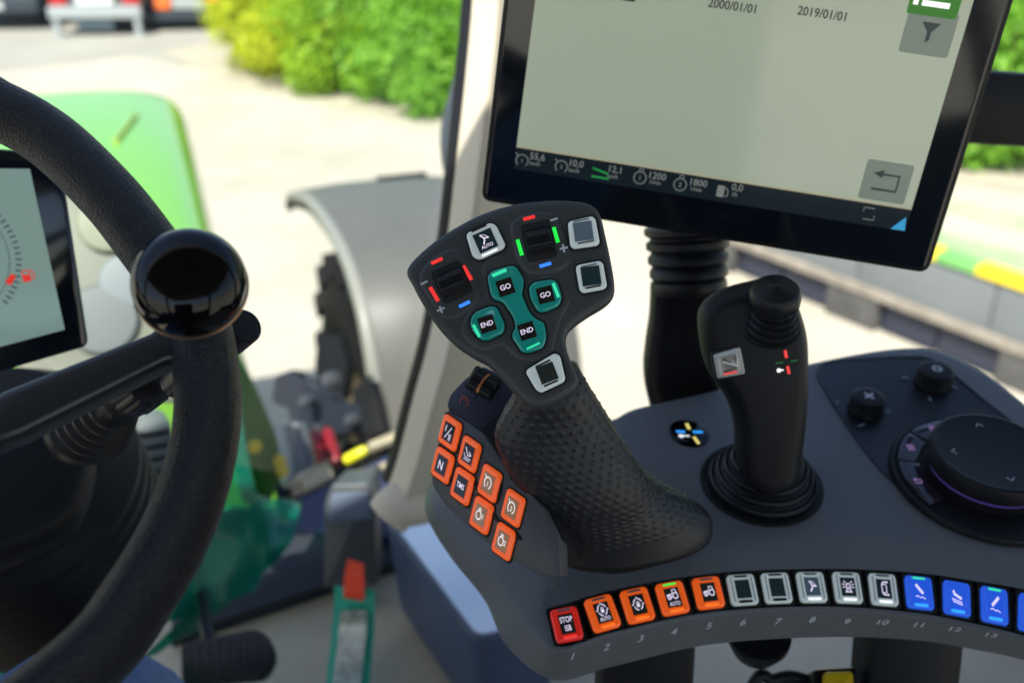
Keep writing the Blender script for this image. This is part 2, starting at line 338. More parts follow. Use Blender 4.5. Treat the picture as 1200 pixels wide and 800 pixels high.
# ---- icons, strokes in a unit square
def arc(cx, cy, r, a0, a1, n=14): return [(cx + r * math.cos(rad(a0 + (a1 - a0) * i / n)), cy + r * math.sin(rad(a0 + (a1 - a0) * i / n))) for i in range(n + 1)]
def icon(mb, F, kind, w, mi=0):
    S_ = lambda p, wd=.16, closed=False: mb.stroke(F, p, wd, w, closed, mi)
    if kind == 'stop': text(mb, F, 'STOP', 0, .45, .62, .86, w=w, mi=mi); text(mb, F, 'ISB', .05, -.5, .62, .86, w=w, mi=mi)
    elif kind in ('lock', 'lockauto'):
        y = .25 if kind == 'lockauto' else 0
        mb.fill(F, [(-.22, y - .3), (.22, y - .3), (.22, y + .08), (-.22, y + .08)], w, mi); S_(arc(0, y + .1, .17, 0, 180), .1)
        for a in (20, 110, 200, 290): S_(arc(0, y, .62, a, a + 62), .13)
        S_([(-.85, y), (-.62, y)], .14); S_([(.62, y), (.85, y)], .14); S_([(0, y + .6), (0, y + .82)], .14)
        if kind == 'lockauto': text(mb, F, 'AUTO', 0, -.72, .42, .9, w=w, mi=mi)
    elif kind in ('tractor', 'tractorauto'):
        y = .25 if kind == 'tractorauto' else 0
        S_(arc(.38, y - .1, .34, 0, 360, 18), .13); S_(arc(-.5, y - .2, .24, 0, 360, 14), .13); S_(arc(-.5, y - .2, .06, 0, 360, 8), .1)
        S_([(-.85, y + .02), (-.45, y + .1), (0, y + .12), (.05, y + .6), (.5, y + .6), (.62, y + .22)], .12); S_([(-.25, y - .2), (.04, y - .2)], .12)
        if kind == 'tractorauto': text(mb, F, 'AUTO', 0, -.72, .42, .9, w=w, mi=mi)
    elif kind in ('guide', 'guideauto'):
        y = .15 if kind == 'guideauto' else 0; k = .85
        S_([(-.45 * k, y + .75 * k), (0, y + .1), (.7 * k, y - .02)], .16); S_([(0, y + .1), (-.05, y - .2), (-.35, y - .62)], .18); S_([(-.45 * k, y + .75 * k), (.15, y + .5), (.7 * k, y - .02)], .08)
        if kind == 'guideauto': text(mb, F, 'AUTO', 0, -.78, .42, .95, w=w, mi=mi)
    elif kind == 'beacon':
        S_([(-.28, -.55), (-.28, .1)] + arc(0, .1, .28, 180, 0, 10) + [(.28, -.55)], .12); S_([(-.5, -.62), (.5, -.62)], .14); S_([(-.08, -.4), (-.08, .05)], .08); S_([(.1, -.4), (.1, .05)], .08)
        for a in (-15, 15, 45, 135, 165, 195): S_([(.5 * math.cos(rad(a)), .1 + .5 * math.sin(rad(a))), (.85 * math.cos(rad(a)), .1 + .8 * math.sin(rad(a)))], .12)
    elif kind == 'frame':
        S_([(.55, .75), (-.1, .75), (-.3, .5), (-.3, -.5), (-.1, -.72), (.55, -.72)], .13); S_([(-.3, .5), (.2, .5), (.35, .3), (.35, -.4), (.2, -.5), (-.3, -.5)], .12); S_([(.4, .85), (.6, .65)], .14); S_([(.4, -.6), (.65, -.8)], .14)
    elif kind in ('armL', 'armR', 'arm2'):
        sg = -1 if kind == 'armR' else 1
        if kind == 'arm2':
            S_([(-.6, .7), (-.45, .3), (.6, -.1)], .3); S_([(-.7, -.25), (.7, -.5)], .12); S_([(-.75, -.15), (-.6, -.5), (.75, -.75)], .12)
        else:
            S_([(-.55 * sg, .75), (.45 * sg, -.2)], .34); S_([(-.7, -.6), (-.3, -.5), (0, -.68), (.35, -.6), (.75, -.78)], .11)
    elif kind == 'speed':
        S_(arc(0, 0, .62, -50, 230), .13); S_([(-.75, .75), (-.35, .4)], .12); S_([(0, -.05), (.2, .32)], .1)
        for a in (30, 60, 90, 120, 150): S_([(.42 * math.cos(rad(a)), .42 * math.sin(rad(a))), (.55 * math.cos(rad(a)), .55 * math.sin(rad(a)))], .07)
    elif kind in ('speed1', 'speed2'):
        S_(arc(0, 0, .66, -60, 240), .12); S_([(-.8, .8), (-.45, .45)], .12); text(mb, F, kind[-1], 0, -.1, .55, .9, w=w, mi=mi)
    elif kind in ('eng1', 'eng2'):
        S_(arc(-.2, -.05, .5, 0, 360, 18), .12); S_([(-.35, .5), (-.3, .75), (-.02, .75), (0, .48)], .12); text(mb, F, kind[-1], .62, 0, .6, .8, w=w, mi=mi)
    elif kind == 'ramp':
        S_([(-.7, -.1), (-.35, -.5), (.8, -.5)], .1); S_([(-.6, .65), (.1, -.2), (.75, .0)], .14); S_([(.2, .3), (.65, .1), (.45, -.1)], .13); S_([(-.6, -.75), (.7, -.75)], .08)
    elif kind == 'slash': S_([(-.45, -.8), (.55, .75)], .12); text(mb, F, 'I', -.55, .35, .75, 1, w=w, mi=mi); text(mb, F, 'II', .5, -.45, .75, 1, w=w, mi=mi)
    elif kind == 'N': text(mb, F, 'N', 0, 0, 1.05, .9, w=w, mi=mi)
    elif kind == 'TMS': text(mb, F, 'TMS', 0, .05, .62, .95, w=w, mi=mi)

# ---- the key row
KEYS = [(664, 730, 'redkey', 'stop', 'slotgrey', 'lred', 'glyph', 'red'), (706, 718, 'orange', 'lockauto', 'slotgrey', 'lorange', 'glyph', 'orange'), (747, 709, 'orange', 'lock', 'slotgrey', 'lorange', 'glyph', 'orange'),
        (788, 701, 'orange', 'tractorauto', 'lgreen', 'lorange', 'glyph', 'orange'), (830, 696, 'orange', 'tractor', 'slotgrey', 'lorange', 'glyph', 'orange'),
        (870, 692, 'white', None, 'slot', 'slot', 'glyph', 'grey'), (910, 688, 'white', None, 'slot', 'slot', 'glyph', 'grey'), (951, 687, 'white', 'guide', 'slotgrey', 'lwhite', 'glyph', 'grey'),
        (993, 687, 'white', 'beacon', 'slotgrey', 'lwhite', 'glyph', 'grey'), (1035, 689, 'white', 'frame', 'slotgrey', 'lwhite', 'glyph', 'grey'),
        (1077, 693, 'blue', 'armL', 'lmint', 'lcyan', 'glyph', 'blue'), (1121, 699, 'blue', 'arm2', None, 'lcyan', 'glyph', 'blue'), (1165, 706, 'blue', 'armR', 'lmint', 'lcyan', 'glyph', 'blue'), (1209, 714, 'blue', None, None, 'lcyan', 'glyph', 'blue')]
NUMS = [(671, 768), (711, 757), (751, 747), (790, 739), (831, 732), (871, 728), (912, 727), (952, 725), (993, 727), (1035, 728), (1077, 731), (1120, 736), (1162, 743)]
def mid_t(px):
    lo, hi = 4.6, 13.0
    for _ in range(50):
        m_ = (lo + hi) / 2
        if (guide(2, m_).x + guide(3, m_).x) / 2 < px: lo = m_
        else: hi = m_
    return lo
tk = [mid_t(k[0]) for k in KEYS]
for i, (px, py, cm, ic, top, bot, gm, cname) in enumerate(KEYS):
    F0 = facet(tk[i]); a, b = facet(mid_t(px - 20.5)), facet(mid_t(px + 20.5)); hw = (b.c - a.c).length / 2 * .97
    U = (b.c - a.c).normalized(); V = (F0.V - U * F0.V.dot(U)).normalized(); hv = (g3d(3, tk[i]) - g3d(2, tk[i])).length / 2 * .95
    F = Fr(F0.c, U * hw, V * hv)
    if F.N.z < 0: F = Fr(F0.c, U * hw, V * hv * -1)
    # housing: a tray with raised rim
    m = MB(); o_, i_ = rrect(.99, .99, .16), rrect(.84, .88, .25)
    m.rings([[F.pt(u, v, -.0035) for u, v in o_], [F.pt(u, v, -.0002) for u, v in o_], [F.pt(u * .98, v * .98, .0004) for u, v in o_], [F.pt(u, v, .0002) for u, v in i_], [F.pt(u, v, -.0022) for u, v in i_]], True, False, True)
    kb = m.build('key_button', M['housing'], console, label=f'{cname} lit key' if i != 0 else 'red stop key', fix=True)
    out = rrect(.80, .84, .26, 6)
    m = MB(); m.puff(F, out, [(-.0024, 0), (.0006, 0), (.0014, .03), (.0019, .09), (.0020, .16), (.0018, .22)])
    m.build('key_cap', M[cm], kb, angle=60)
    if cm == 'white':
        m = MB(); m.stroke(F, rrect(.60, .70, .08), .06, .00195, True); m.build('cap_groove', M['slotgrey'], kb, fix=False)
    wm = M['wingrey'] if i == 7 or cm == 'blue' else M['win'] if i not in (5, 6, 8, 9) else M['winteal']
    if cm == 'blue': wm = M['blue']
    m = MB(); m.box(F, .42, .50, .0010, .0021); m.build('display_window', wm, kb)
    if ic:
        m = MB(); icon(m, F.sub(0, 0, .40, .46), ic, .0024); m.build('icon', M[gm], kb, fix=False)
    if top: m = MB(); m.slab(F.sub(0, .70, .38, .055), rrect(1, 1, .4), .001, .0023, .0002, .1); m.build('indicator_bar', M[top], kb)
    if bot: m = MB(); m.slab(F.sub(.02, -.68, .40, .075), rrect(1, 1, .5), .001, .0023, .0002, .1); m.build('indicator_bar', M[bot], kb)
for i, (px, py) in enumerate(NUMS):
    lo, hi = 4.6, 13.0
    for _ in range(50):
        m_ = (lo + hi) / 2
        if (guide(0, m_).x + guide(1, m_).x) / 2 < px: lo = m_
        else: hi = m_
    a, b = g3d(0, lo), g3d(1, lo); V = b - a; T_ = (g3d(1, lo + .1) - g3d(1, lo - .1)).normalized(); n = T_.cross(V).normalized()
    if n.y > 0: n = -n
    P = onpl(px, py, a, n); V = V.normalized(); U = V.cross(n).normalized()
    m = MB(); text(m, Fr(P, U, V), str(i + 1), 0, 0, .0062, .95, .3, w=.0004); m.build('number', M['mark'], console, fix=False)

# ---- icon disc beside the small joystick
F = PC.q((807, 508), (23.5, 2), (-3, -15.5)); F = Fr(F.c, F.U, F.V)
cd = MB(); cd.puff(F, circ(1, 40), [(-.001, 0), (.0004, 0), (.0006, .03)]); disc = cd.build('icon_disc', M['gloss'], console)
for (p, c) in ((((-.02, .72), (.07, .28)), 'lyellow'), (((.22, -.25), (.40, -.75)), 'lorange'), (((-.62, .03), (-.18, .06)), 'lcyan'), (((.22, .10), (.72, .16)), 'lcyan')):
    m = MB(); m.stroke(F, p, .17, .0009); m.build('lit_mark', M[c] if c != 'lorange' else M['lyellow'], disc, fix=False)
m = MB(); m.fill(F, circ(.13, 14, -.42, -.28), .0009); m.stroke(F, [(-.42, -.26), (.02, -.22)], .1, .0009); m.build('lit_mark', M['lwhite'], disc, fix=False)

# ---- dark control panel with knobs and dial
pan = [(957, 440), (961, 429), (975, 423), (1010, 420), (1060, 418), (1088, 420), (1110, 433), (1150, 466), (1200, 507), (1260, 570), (1275, 610), (1240, 636), (1180, 627), (1130, 614), (1085, 594), (1045, 565), (1015, 532), (992, 500), (970, 465)]
pu = [PC.uv(*p) for p in cspline(pan, 4)]
m = MB(); m.puff(PC.fr, pu, [(.0002, 0), (.0012, .0002), (.0012, .0012), (.0003, .0018)]); panel = m.build('control_panel', mat('panel_plastic', (.013, .016, .024), .32, bump=(2600, .2, .0003)), console, angle=25)
def knob(px, py, r, h, glyph):
    c = PC.p(px, py, .001)
    pr = [(0, r * 1.04), (.001, r * 1.06), (.003, r), (h * .7, r * .98), (h * .93, r * .95), (h, r * .85), (h + .0003, r * .6), (h + .0002, 0)]
    k = MB(); k.lathe(c, PC.n, pr, 44); kk = k.build('rotary_knob', M['soft'], console, angle=30)
    F = Fr(c + PC.n * (h + .0007), PC.U * r * .62, PC.V * r * .62); g = MB()
    if glyph == 'gear':
        g.stroke(F, circ(.3, 16), .12, 0, True)
        for a in range(0, 360, 45): g.stroke(F, [(.34 * math.cos(rad(a)), .34 * math.sin(rad(a))), (.5 * math.cos(rad(a)), .5 * math.sin(rad(a)))], .14, 0)
    else:
        for a in (35, 125, 215, 305): g.stroke(F, [(0, 0), (.55 * math.cos(rad(a)), .55 * math.sin(rad(a)))], .22, 0)
    g.build('icon', M['mark'], kk, fix=False); return kk
knob(1014, 481, .0135, .0135, 'fan'); knob(1093, 449, .0145, .0135, 'gear')
def gl(px, py, parts):
    u, v = PC.uv(px, py); g = MB()
    for i_, (pts, wd) in enumerate(parts): g.stroke(PC.fr, [(u + a, v + b) for a, b in pts], wd, .0016 + .00003 * i_)
    g.build('printed_symbol', M['markdim'], panel, fix=False)
for (px, py) in ((981, 473), (1040, 484)): gl(px, py, [([(-.003, .0025), (.003, .0025)], .0009), ([(0, -.003), (-.0015, 0), (.0015, 0)], .0016)])
gl(1009, 500, [([(-.003, -.0015), (.003, .002)], .0022)]); gl(1089, 469, [([(-.0005, -.003), (.0008, .003)], .0022)])
for (px, py) in ((1060, 444), (1117, 455)): gl(px, py, [([(-.0025, .002), (.0025, -.002)], .0014), ([(-.0025, -.002), (.0025, .002)], .0014), ([(-.003, 0), (.003, 0)], .001)])
# dial
rc = PC.p(1153, 562, .001); Rr = .0665
mlath = MB(); mlath.lathe(rc, PC.n, [(0, Rr), (.002, Rr * 1.0), (.004, Rr * .985), (.0045, Rr * .95), (.0035, Rr * .93), (.003, .0)], 80)
ringb = mlath.build('dial_surround', M['soft'], console, angle=30)
segm = mat('dial_key_plastic', (.020, .016, .026), .16, coat=.4)
for (a0, a1) in ((62, 96), (98, 131), (133, 166), (168, 212)):       # keys around the dial
    m = MB(); A_ = [rad(a0 + (a1 - a0) * i / 10) for i in range(11)]; ri, ro = .046, .0610
    ol = [(ro * math.cos(a), ro * math.sin(a)) for a in A_] + [(ri * math.cos(a), ri * math.sin(a)) for a in A_[::-1]]
    FD = Fr(rc, PC.U, PC.V); m.slab(FD, ol, .002, .0062, .0012, .0010); kk = m.build('dial_key', segm, console, angle=40)
    am = rad((a0 + a1) / 2); FG = Fr(FD.pt(.0535 * math.cos(am), .0535 * math.sin(am), .0066), PC.U * .003, PC.V * .003); g = MB()
    if a0 == 98 or a0 == 133:
        for k in (-.8, 0, .8): g.stroke(FG, [(-.9, k), (.9, k)], .35, 0)
    else: g.stroke(FG, [(-.9, .5), (.8, .5), (.8, -.6), (-.9, -.6)], .3, 0); g.stroke(FG, [(-.4, 1), (-.9, .5), (-.4, 0)], .3, 0)
    g.build('icon', mat('violet_glyph', (.3, .2, .4), .4, emit=(.6, .35, .75), es=.2), kk, fix=False)
m = MB(); m.lathe(rc, PC.n, [(.002, .0405), (.012, .0405), (.0135, .0415), (.0145, .0435), (.024, .0435), (.0262, .0425), (.027, .0405), (.0266, .0385), (.0262, .037), (.0262, 0)], 90)
dial = m.build('rotary_dial', M['soft'], console, angle=32)
m = MB(); m.lathe(rc, PC.n, [(.0112, .0408), (.0112, .0418), (.0120, .0418), (.0120, .0408)], 80); m.build('glow_ring', mat('violet_ring', (.1, .06, .25), .2, emit=(.25, .15, .8), es=.05), dial)
FG = Fr(rc + PC.n * .0266, PC.U, PC.V); g = MB()
for a in (90, 180, 270, 0):
    x, y = .029 * math.cos(rad(a)), .029 * math.sin(rad(a)); ca, sa = math.cos(rad(a)), math.sin(rad(a))
    g.stroke(FG, [(x + (-.0016 * ca - .0026 * s_ * sa), y + (-.0016 * sa + .0026 * s_ * ca)) if s_ else (x + .0016 * ca, y + .0016 * sa) for s_ in (-1, 0, 1)], .0007, .0001)
g.build('arrow_mark', M['mark'], dial, fix=False)

# ==================================================================  MULTIFUNCTION HANDLE
PH = Pl(atd(610, 345, .56), (-.08, -.80, .60))
head_px = [(476, 314), (500, 288), (530, 267), (565, 249), (602, 238), (640, 233.5), (672, 234), (692, 238), (703, 250), (709, 272), (716, 305), (720, 330), (719, 346), (708, 358), (690, 369),
           (673, 381), (664, 392), (664, 408), (671, 428), (677, 444), (673, 457), (655, 469), (637, 477), (622, 476), (608, 466), (590, 446), (572, 429), (556, 420), (536, 407), (514, 385), (496, 358), (483, 334)]
hu = [PH.uv(*p) for p in cspline(head_px, 4)]
jst = thing('multifunction_joystick', PC.p(690, 640), 'large multifunction joystick with fan-shaped head of teal and grey keys over a dimpled grip', 'joystick')
m = MB(); m.puff(PH.fr, hu, [(-.030, .016), (-.026, .009), (-.018, .003), (-.009, .0003), (-.004, .0), (-.0016, .0006), (-.0004, .0020), (0, .0042), (.0001, .0062)])
m.build('head_shell', M['head'], jst, angle=50)
def hpad(pts, h, r=.003, per=3, name='raised_pad'):
    q = [PH.uv(*p) for p in cspline(pts, per)]
    MB().puff(PH.fr, q, [(-.001, -.0016), (.0002, -.0010), (h * .6, .0), (h * .93, .0010), (h, .0022)]).build(name, M['head'], jst, angle=60)
hpad([(493, 322), (520, 296), (541, 296), (556, 322), (560, 346), (545, 366), (524, 374), (508, 355)], .0012)
hpad([(600, 262), (632, 250), (652, 254), (664, 285), (668, 305), (650, 318), (620, 320), (606, 300)], .0012)
hpad([(574, 300), (600, 306), (620, 330), (650, 322), (668, 345), (655, 374), (648, 400), (640, 420), (608, 420), (590, 404), (565, 410), (543, 390), (552, 362), (572, 345), (566, 318)], .0009)
def basis(deg, ppx, ppy):                   # picture axes: 'right' rotated by deg (counter-clockwise up), px half sizes
    a = rad(deg); return (math.cos(a) * ppx, -math.sin(a) * ppx), (-math.sin(a) * ppy, -math.cos(a) * ppy)
def hkey(poly_px, cm, win_c, win_h, deg, wm, glyph=None, bars=(), rr=.35, part='key_button', label=None, grooves=()):
    c = (sum(p[0] for p in poly_px) / len(poly_px), sum(p[1] for p in poly_px) / len(poly_px))
    P = rpoly([PH.uv(*p) for p in poly_px], .0028, 5)
    MB().puff(PH.fr, inset(P, -.0010), [(-.001, 0), (.0013, 0), (.00135, .0004)]).build('key_well', M['gap'], jst, angle=60)
    m = MB(); m.puff(PH.fr, P, [(.0005, 0), (.0022, .0001), (.0030, .0004), (.0035, .0010), (.0036, .0017), (.0034, .0024)]); kb = m.build(part, M[cm], jst, label=label, angle=70)
    for i, wc in enumerate(win_c if isinstance(win_c, list) else [win_c]):
        hu_, hv_ = basis(deg, win_h, win_h); F = PH.q(wc, hu_, hv_, .0036)
        MB().box(F, 1, 1, -.001, .0002).build('display_window', M[wm], kb)
        gg = glyph[i] if isinstance(glyph, list) else glyph
        if gg:
            m = MB()
            if gg in ('GO', 'END'): text(m, F, gg, 0, 0, .62 if gg == 'GO' else .60, 1.0 if gg == 'GO' else .95, w=.0005)
            else: icon(m, F.sub(-.02, .06, .80, .80), gg, .0005)
            m.build('icon' if gg not in ('GO', 'END') else 'lettering', M['glyph'], kb, fix=False)
    for (p, q, wd, c_) in bars:
        a, b = PH.uv(*p), PH.uv(*q); m = MB(); m.stroke(PH.fr, [a, b], wd * .56 / FPX, .0039); m.build('indicator_bar', M[c_], kb, fix=False)
    return kb
hkey([(546, 275), (575, 262), (582, 265), (593, 288), (590, 293), (562, 306), (554, 302)], 'white', (569.5, 284), 11.5, 24, 'winteal', 'guideauto', [((553.5, 274), (571, 266), 2.0, 'slot'), ((566, 302), (583.5, 294), 2.6, 'lwhite')])
hkey([(665, 261), (694, 254.5), (698, 258), (703, 285), (700, 289), (672, 293), (668, 289)], 'white', (683.5, 273), 11, 8, 'wingrey', None, [((672, 262), (690, 258.5), 1.8, 'slotgrey'), ((677, 287.5), (696, 284), 2.2, 'slotgrey')])
hkey([(674, 312), (703, 306.5), (707, 310), (711.5, 336), (708, 340), (683, 344.5), (679, 341)], 'white', (692.5, 325), 11, 8, 'winteal', None, [((681, 315), (699, 311), 1.8, 'slotgrey'), ((686, 339.5), (704, 336), 2.2, 'slot')])
hkey([(615, 435), (650, 414), (656.5, 417), (663.5, 447), (634, 461), (628, 457)], 'white', (641.5, 438), 10.5, 21, 'win', None, [((628, 431), (645, 423), 2.2, 'slot'), ((638, 453.5), (654, 446.5), 2.2, 'slot')])
hkey([(571, 325), (577, 318), (600, 312), (606, 314), (615, 329), (613, 341), (612, 346), (621, 367), (629, 375), (638, 378), (641, 396), (637, 409), (620, 414), (612, 414), (600, 396), (601, 390), (604, 386), (603, 375), (590, 355), (579, 352), (575, 346)],
     'teal', [(593, 338), (618, 389)], 9.5, 18, 'winbrown', ['GO', 'END'], [((577.5, 325), (594, 318), 4.2, 'lmint'), ((618, 410), (633, 403), 2.4, 'lmint')], label='teal rocker key')
hkey([(620, 337), (626, 331), (648, 328), (654, 332), (659, 350), (655, 360), (638, 367), (630, 366), (621, 350)], 'teal', (639.5, 347), 9.3, 14, 'winbrown', 'GO', [((648.5, 333.5), (655, 350), 3.6, 'lmint')])
hkey([(551, 376), (557, 366), (576, 359), (583, 361), (592, 380), (591, 391), (572, 400), (563, 399), (553, 388)], 'teal', (571.5, 381), 9.3, 18, 'winbrown', 'END', [((555.5, 382), (563, 396), 3.6, 'lmint')])
def scroll(c, deg, hx, hy):
    hu_, hv_ = basis(deg, hx, hy); F = PH.q(c, hu_, hv_)
    MB().puff(F, rrect(1.08, 1.06, .3), [(-.001, 0), (.0015, 0), (.0016, .04)]).build('wheel_well', M['gap'], jst)
    U = F.U; Rw = F.V.length * 1.12; n = 90; rings = []
    for x in (-1, -.93, -.9, .9, .93, 1):
        k = .93 if abs(x) == 1 else (.975 if abs(x) == .93 else 1); ring = []
        for j in range(n):
            a = 2 * math.pi * j / n; rr = Rw * k * (1 + (.045 if (j % 5) < 3 else -.02) * (1 if abs(x) < .95 else .4)); ring.append(F.c + U * .93 * x + F.N * (-Rw * .62 + rr * math.cos(a)) + F.V.normalized() * rr * math.sin(a) * .92)
        rings.append(ring)
    m = MB(); m.rings(rings, True, True, True); return m.build('scroll_wheel', M['black'], jst, angle=20)
scroll((530, 331), 24, 17.5, 19.5); scroll((631.5, 283), 12, 16.5, 21)
for (p, q, c_, wd) in (((506, 309.5), (519, 303.5), 'lred', 4.2), ((543, 312), (553, 328.5), 'lred', 4.6), ((504.5, 337), (514, 353.5), 'lred', 4.6), ((538.5, 360), (551, 354), 'lblue', 4.2),
                       ((613.5, 258), (627, 254.5), 'lred', 4.2), ((649, 267), (654, 285), 'lgreen', 4.6), ((606.5, 281.5), (612, 300), 'lgreen', 4.6), ((632.5, 313), (646, 309), 'lblue', 4.2)):
    m = MB(); a, b = PH.uv(*p), PH.uv(*q); m.stroke(PH.fr, [a, b], wd * .56 / FPX, .0015); m.build('lit_mark', M[c_], jst, fix=False)
for nm_, ls_ in (('minus_mark', (((493.5, 334), (501.5, 330)),)), ('plus_mark', (((512.5, 365), (521.5, 361)), ((515.5, 359), (518.5, 367)))), ('minus_mark', (((645, 259.5), (653.5, 256.5)),)), ('plus_mark', (((656, 292.5), (665.5, 290.5)), ((659.5, 287), (661.5, 296.5))))):
    m = MB()
    for i_, (p, q) in enumerate(ls_): m.stroke(PH.fr, [PH.uv(*p), PH.uv(*q)], 2.4 * .56 / FPX, .0014 + .00003 * i_)
    m.build(nm_, M['mark'], jst, fix=False)

# ---- dimpled grip flowing into the palm rest
GR = [((604, 440), (676, 425), .578, .578, .012), ((600, 466), (692, 455), .582, .582, .015), ((588, 488), (708, 481), .588, .590, .018), ((580, 512), (724, 507), .594, .598, .021), ((592, 546), (741, 533), .600, .606, .024),
      ((610, 580), (759, 557), .606, .616, .026), ((626, 606), (781, 570), .614, .630, .027), ((638, 624), (808, 584), .620, .640, .027), ((645, 634), (826, 596), .624, .646, .0265), ((650, 641), (832, 606), .627, .648, .026), ((653, 646), (831, 614), .628, .649, .0255)]
NV, NT = 300, 300; SPC = .0064
GA = [atd(*g[0], g[2]) for g in GR]; GB = [atd(*g[1], g[3]) for g in GR]; GD = [(g[4],) * 3 for g in GR]
V_ = []; nk = len(GR) - 1
for i in range(NV + 1):
    t = nk * i / NV; A_, B_, b_ = cr(GA, t), cr(GB, t), cr(GD, t)[0]
    C_ = (A_ + B_) / 2; H = (B_ - A_) / 2; t2 = min(t + .2, nk); t1 = max(t - .2, 0)
    path = ((cr(GA, t2) + cr(GB, t2)) - (cr(GA, t1) + cr(GB, t1))).normalized(); k = min(1, max(0, (t - 5) / 4)); path = (path * (1 - k) + Vector((0, 0, -1)) * k).normalized()
    D = H.cross(path).normalized()
    if D.y > 0: D = -D
    row = []
    for j in range(NT):
        a = 2 * math.pi * j / NT; ca, sa = math.cos(a), math.sin(a); p = 2.3
        row.append(C_ + H * math.copysign(abs(ca) ** (2 / p), ca) + D * b_ * math.copysign(abs(sa) ** (2 / p), sa))
    V_.append(row)
P_ = np.array([[tuple(v) for v in r] for r in V_])
dv = np.zeros_like(P_); dv[1:-1] = P_[2:] - P_[:-2]; dv[0] = P_[1] - P_[0]; dv[-1] = P_[-1] - P_[-2]
dt = np.roll(P_, -1, 1) - np.roll(P_, 1, 1); Nn = np.cross(dt, dv); Nn /= np.linalg.norm(Nn, axis=2, keepdims=True) + 1e-12
cen = P_.mean(1, keepdims=True); Nn *= np.sign(((P_ - cen) * Nn).sum(2, keepdims=True))
# arc-length coordinates measured from the front line of the grip
jf = NT // 4; seg = np.linalg.norm(np.roll(P_, -1, 1) - P_, axis=2); ssum = np.cumsum(seg, 1); s_ = ssum - ssum[:, jf:jf + 1]; 
vl = np.concatenate([[0], np.cumsum(np.linalg.norm(P_[1:, jf] - P_[:-1, jf], axis=1))])[:, None] * np.ones((1, NT))
rowi = np.round(vl / (SPC * .80)); sx = s_ / SPC + .5 * (rowi % 2); dx = (sx - np.round(sx)) * SPC; dy = vl - rowi * SPC * .80
d = np.sqrt(dx ** 2 + dy ** 2); bump = np.clip(1 - (d / .0018) ** 2, 0, 1) ** 1.2
fade = np.clip((vl - .006) / .004, 0, 1) * np.clip((vl.max() - .012 - vl) / .006, 0, 1)
P_ = P_ + Nn * (bump * fade * .00050)[..., None]
m = MB(); m.rings([[tuple(x) for x in r] for r in P_], True, True, True); m.build('dimpled_grip', M['grip'], jst, angle=75)
# lip under the palm rest
m = MB(); last = [Vector(x) for x in P_[-1][::4]]; c_ = sum(last, Vector()) / len(last)
m.rings([[p + (p - c_) * k + Vector((0, 0, dz)) for p in last] for k, dz in ((-.03, .002), (.004, .0), (.006, -.0015), (.0, -.0035), (-.05, -.0045))], True, True, True); m.build('palm_rest_rim', M['soft'], jst, angle=60)
m = MB(); m.rings([[p + (p - c_) * k + Vector((0, (.012 if k > -.31 else .024), dz)) for p in last] for k, dz in ((-.30, -.002), (-.32, -.035))], True, True, True); m.build('handle_base', M['gap'], jst)

# ---- side pod with eight orange keys
PP = Pl(atd(580, 580, .600), (-.52, -.66, .54))
pod_px = [(523, 479), (545, 492), (567, 508), (585, 535), (610, 565), (638, 597), (655, 630), (656, 677), (630, 673), (600, 656), (560, 628), (520, 590), (504, 566), (508, 540), (516, 505)]
pq = [PP.uv(*p) for p in pod_px]; pq = rpoly(pq, [.004, .001, .002, .002, .002, .002, .004, .003, .003, .003, .003, .003, .006, .003, .003], 4)
m = MB(); m.puff(PP.fr, pq, [(-.012, .0012), (-.0020, 0), (-.0006, .0003), (0, .0012)]); m.build('side_panel', M['pod'], jst, angle=40)
PT = Pl(PP.p(545, 492), (-.10, -.62, .80))
pt_px = [(523, 477), (527, 462), (545, 443), (566, 428), (590, 440), (604, 462), (585, 486), (567, 507), (545, 491)]
m = MB(); m.puff(PT.fr, rpoly([PT.uv(*p) for p in pt_px], .003, 4), [(-.010, .0006), (-.0016, 0), (-.0004, .0004), (0, .0014)]); m.build('top_panel', M['podtop'], jst, angle=40)
hull = [PP.p(*p, -.004) for p in pod_px[::2]] + [PP.p(*p, -.035) for p in [(530, 500), (512, 570), (600, 650), (650, 660), (650, 635)]] + [PT.p(*p, -.003) for p in [(527, 470), (545, 446), (570, 436), (590, 447)]] + [PT.p(*p, -.02) for p in ((570, 440), (590, 450), (545, 455))]
bm = bmesh.new(); [bm.verts.new(p) for p in hull]; r_ = bmesh.ops.convex_hull(bm, input=bm.verts[:]); bmesh.ops.delete(bm, geom=[v for v in bm.verts if not v.link_faces], context='VERTS')
bm.verts.ensure_lookup_table(); bm.verts.index_update()
m = MB(); m.add([v.co[:] for v in bm.verts], [[v.index for v in f.verts] for f in bm.faces]); bm.free(); m.build('pod_core', M['soft'], jst, angle=30)
PK = [(528.5, 507, 'slash', 'winbrown'), (551.5, 532, 'ramp', 'winbrown'), (575, 566, 'speed1', 'pale'), (602.5, 595, 'speed2', 'pale'), (520, 545, 'N', 'winbrown'), (543, 569.5, 'TMS', 'winbrown'), (565.5, 603.5, 'eng1', 'pale'), (591.5, 634, 'eng2', 'pale')]
M['pale'] = mat('key_display_tan', (.50, .28, .15), .2, coat=.4, emit=(1, .5, .25), es=.04)
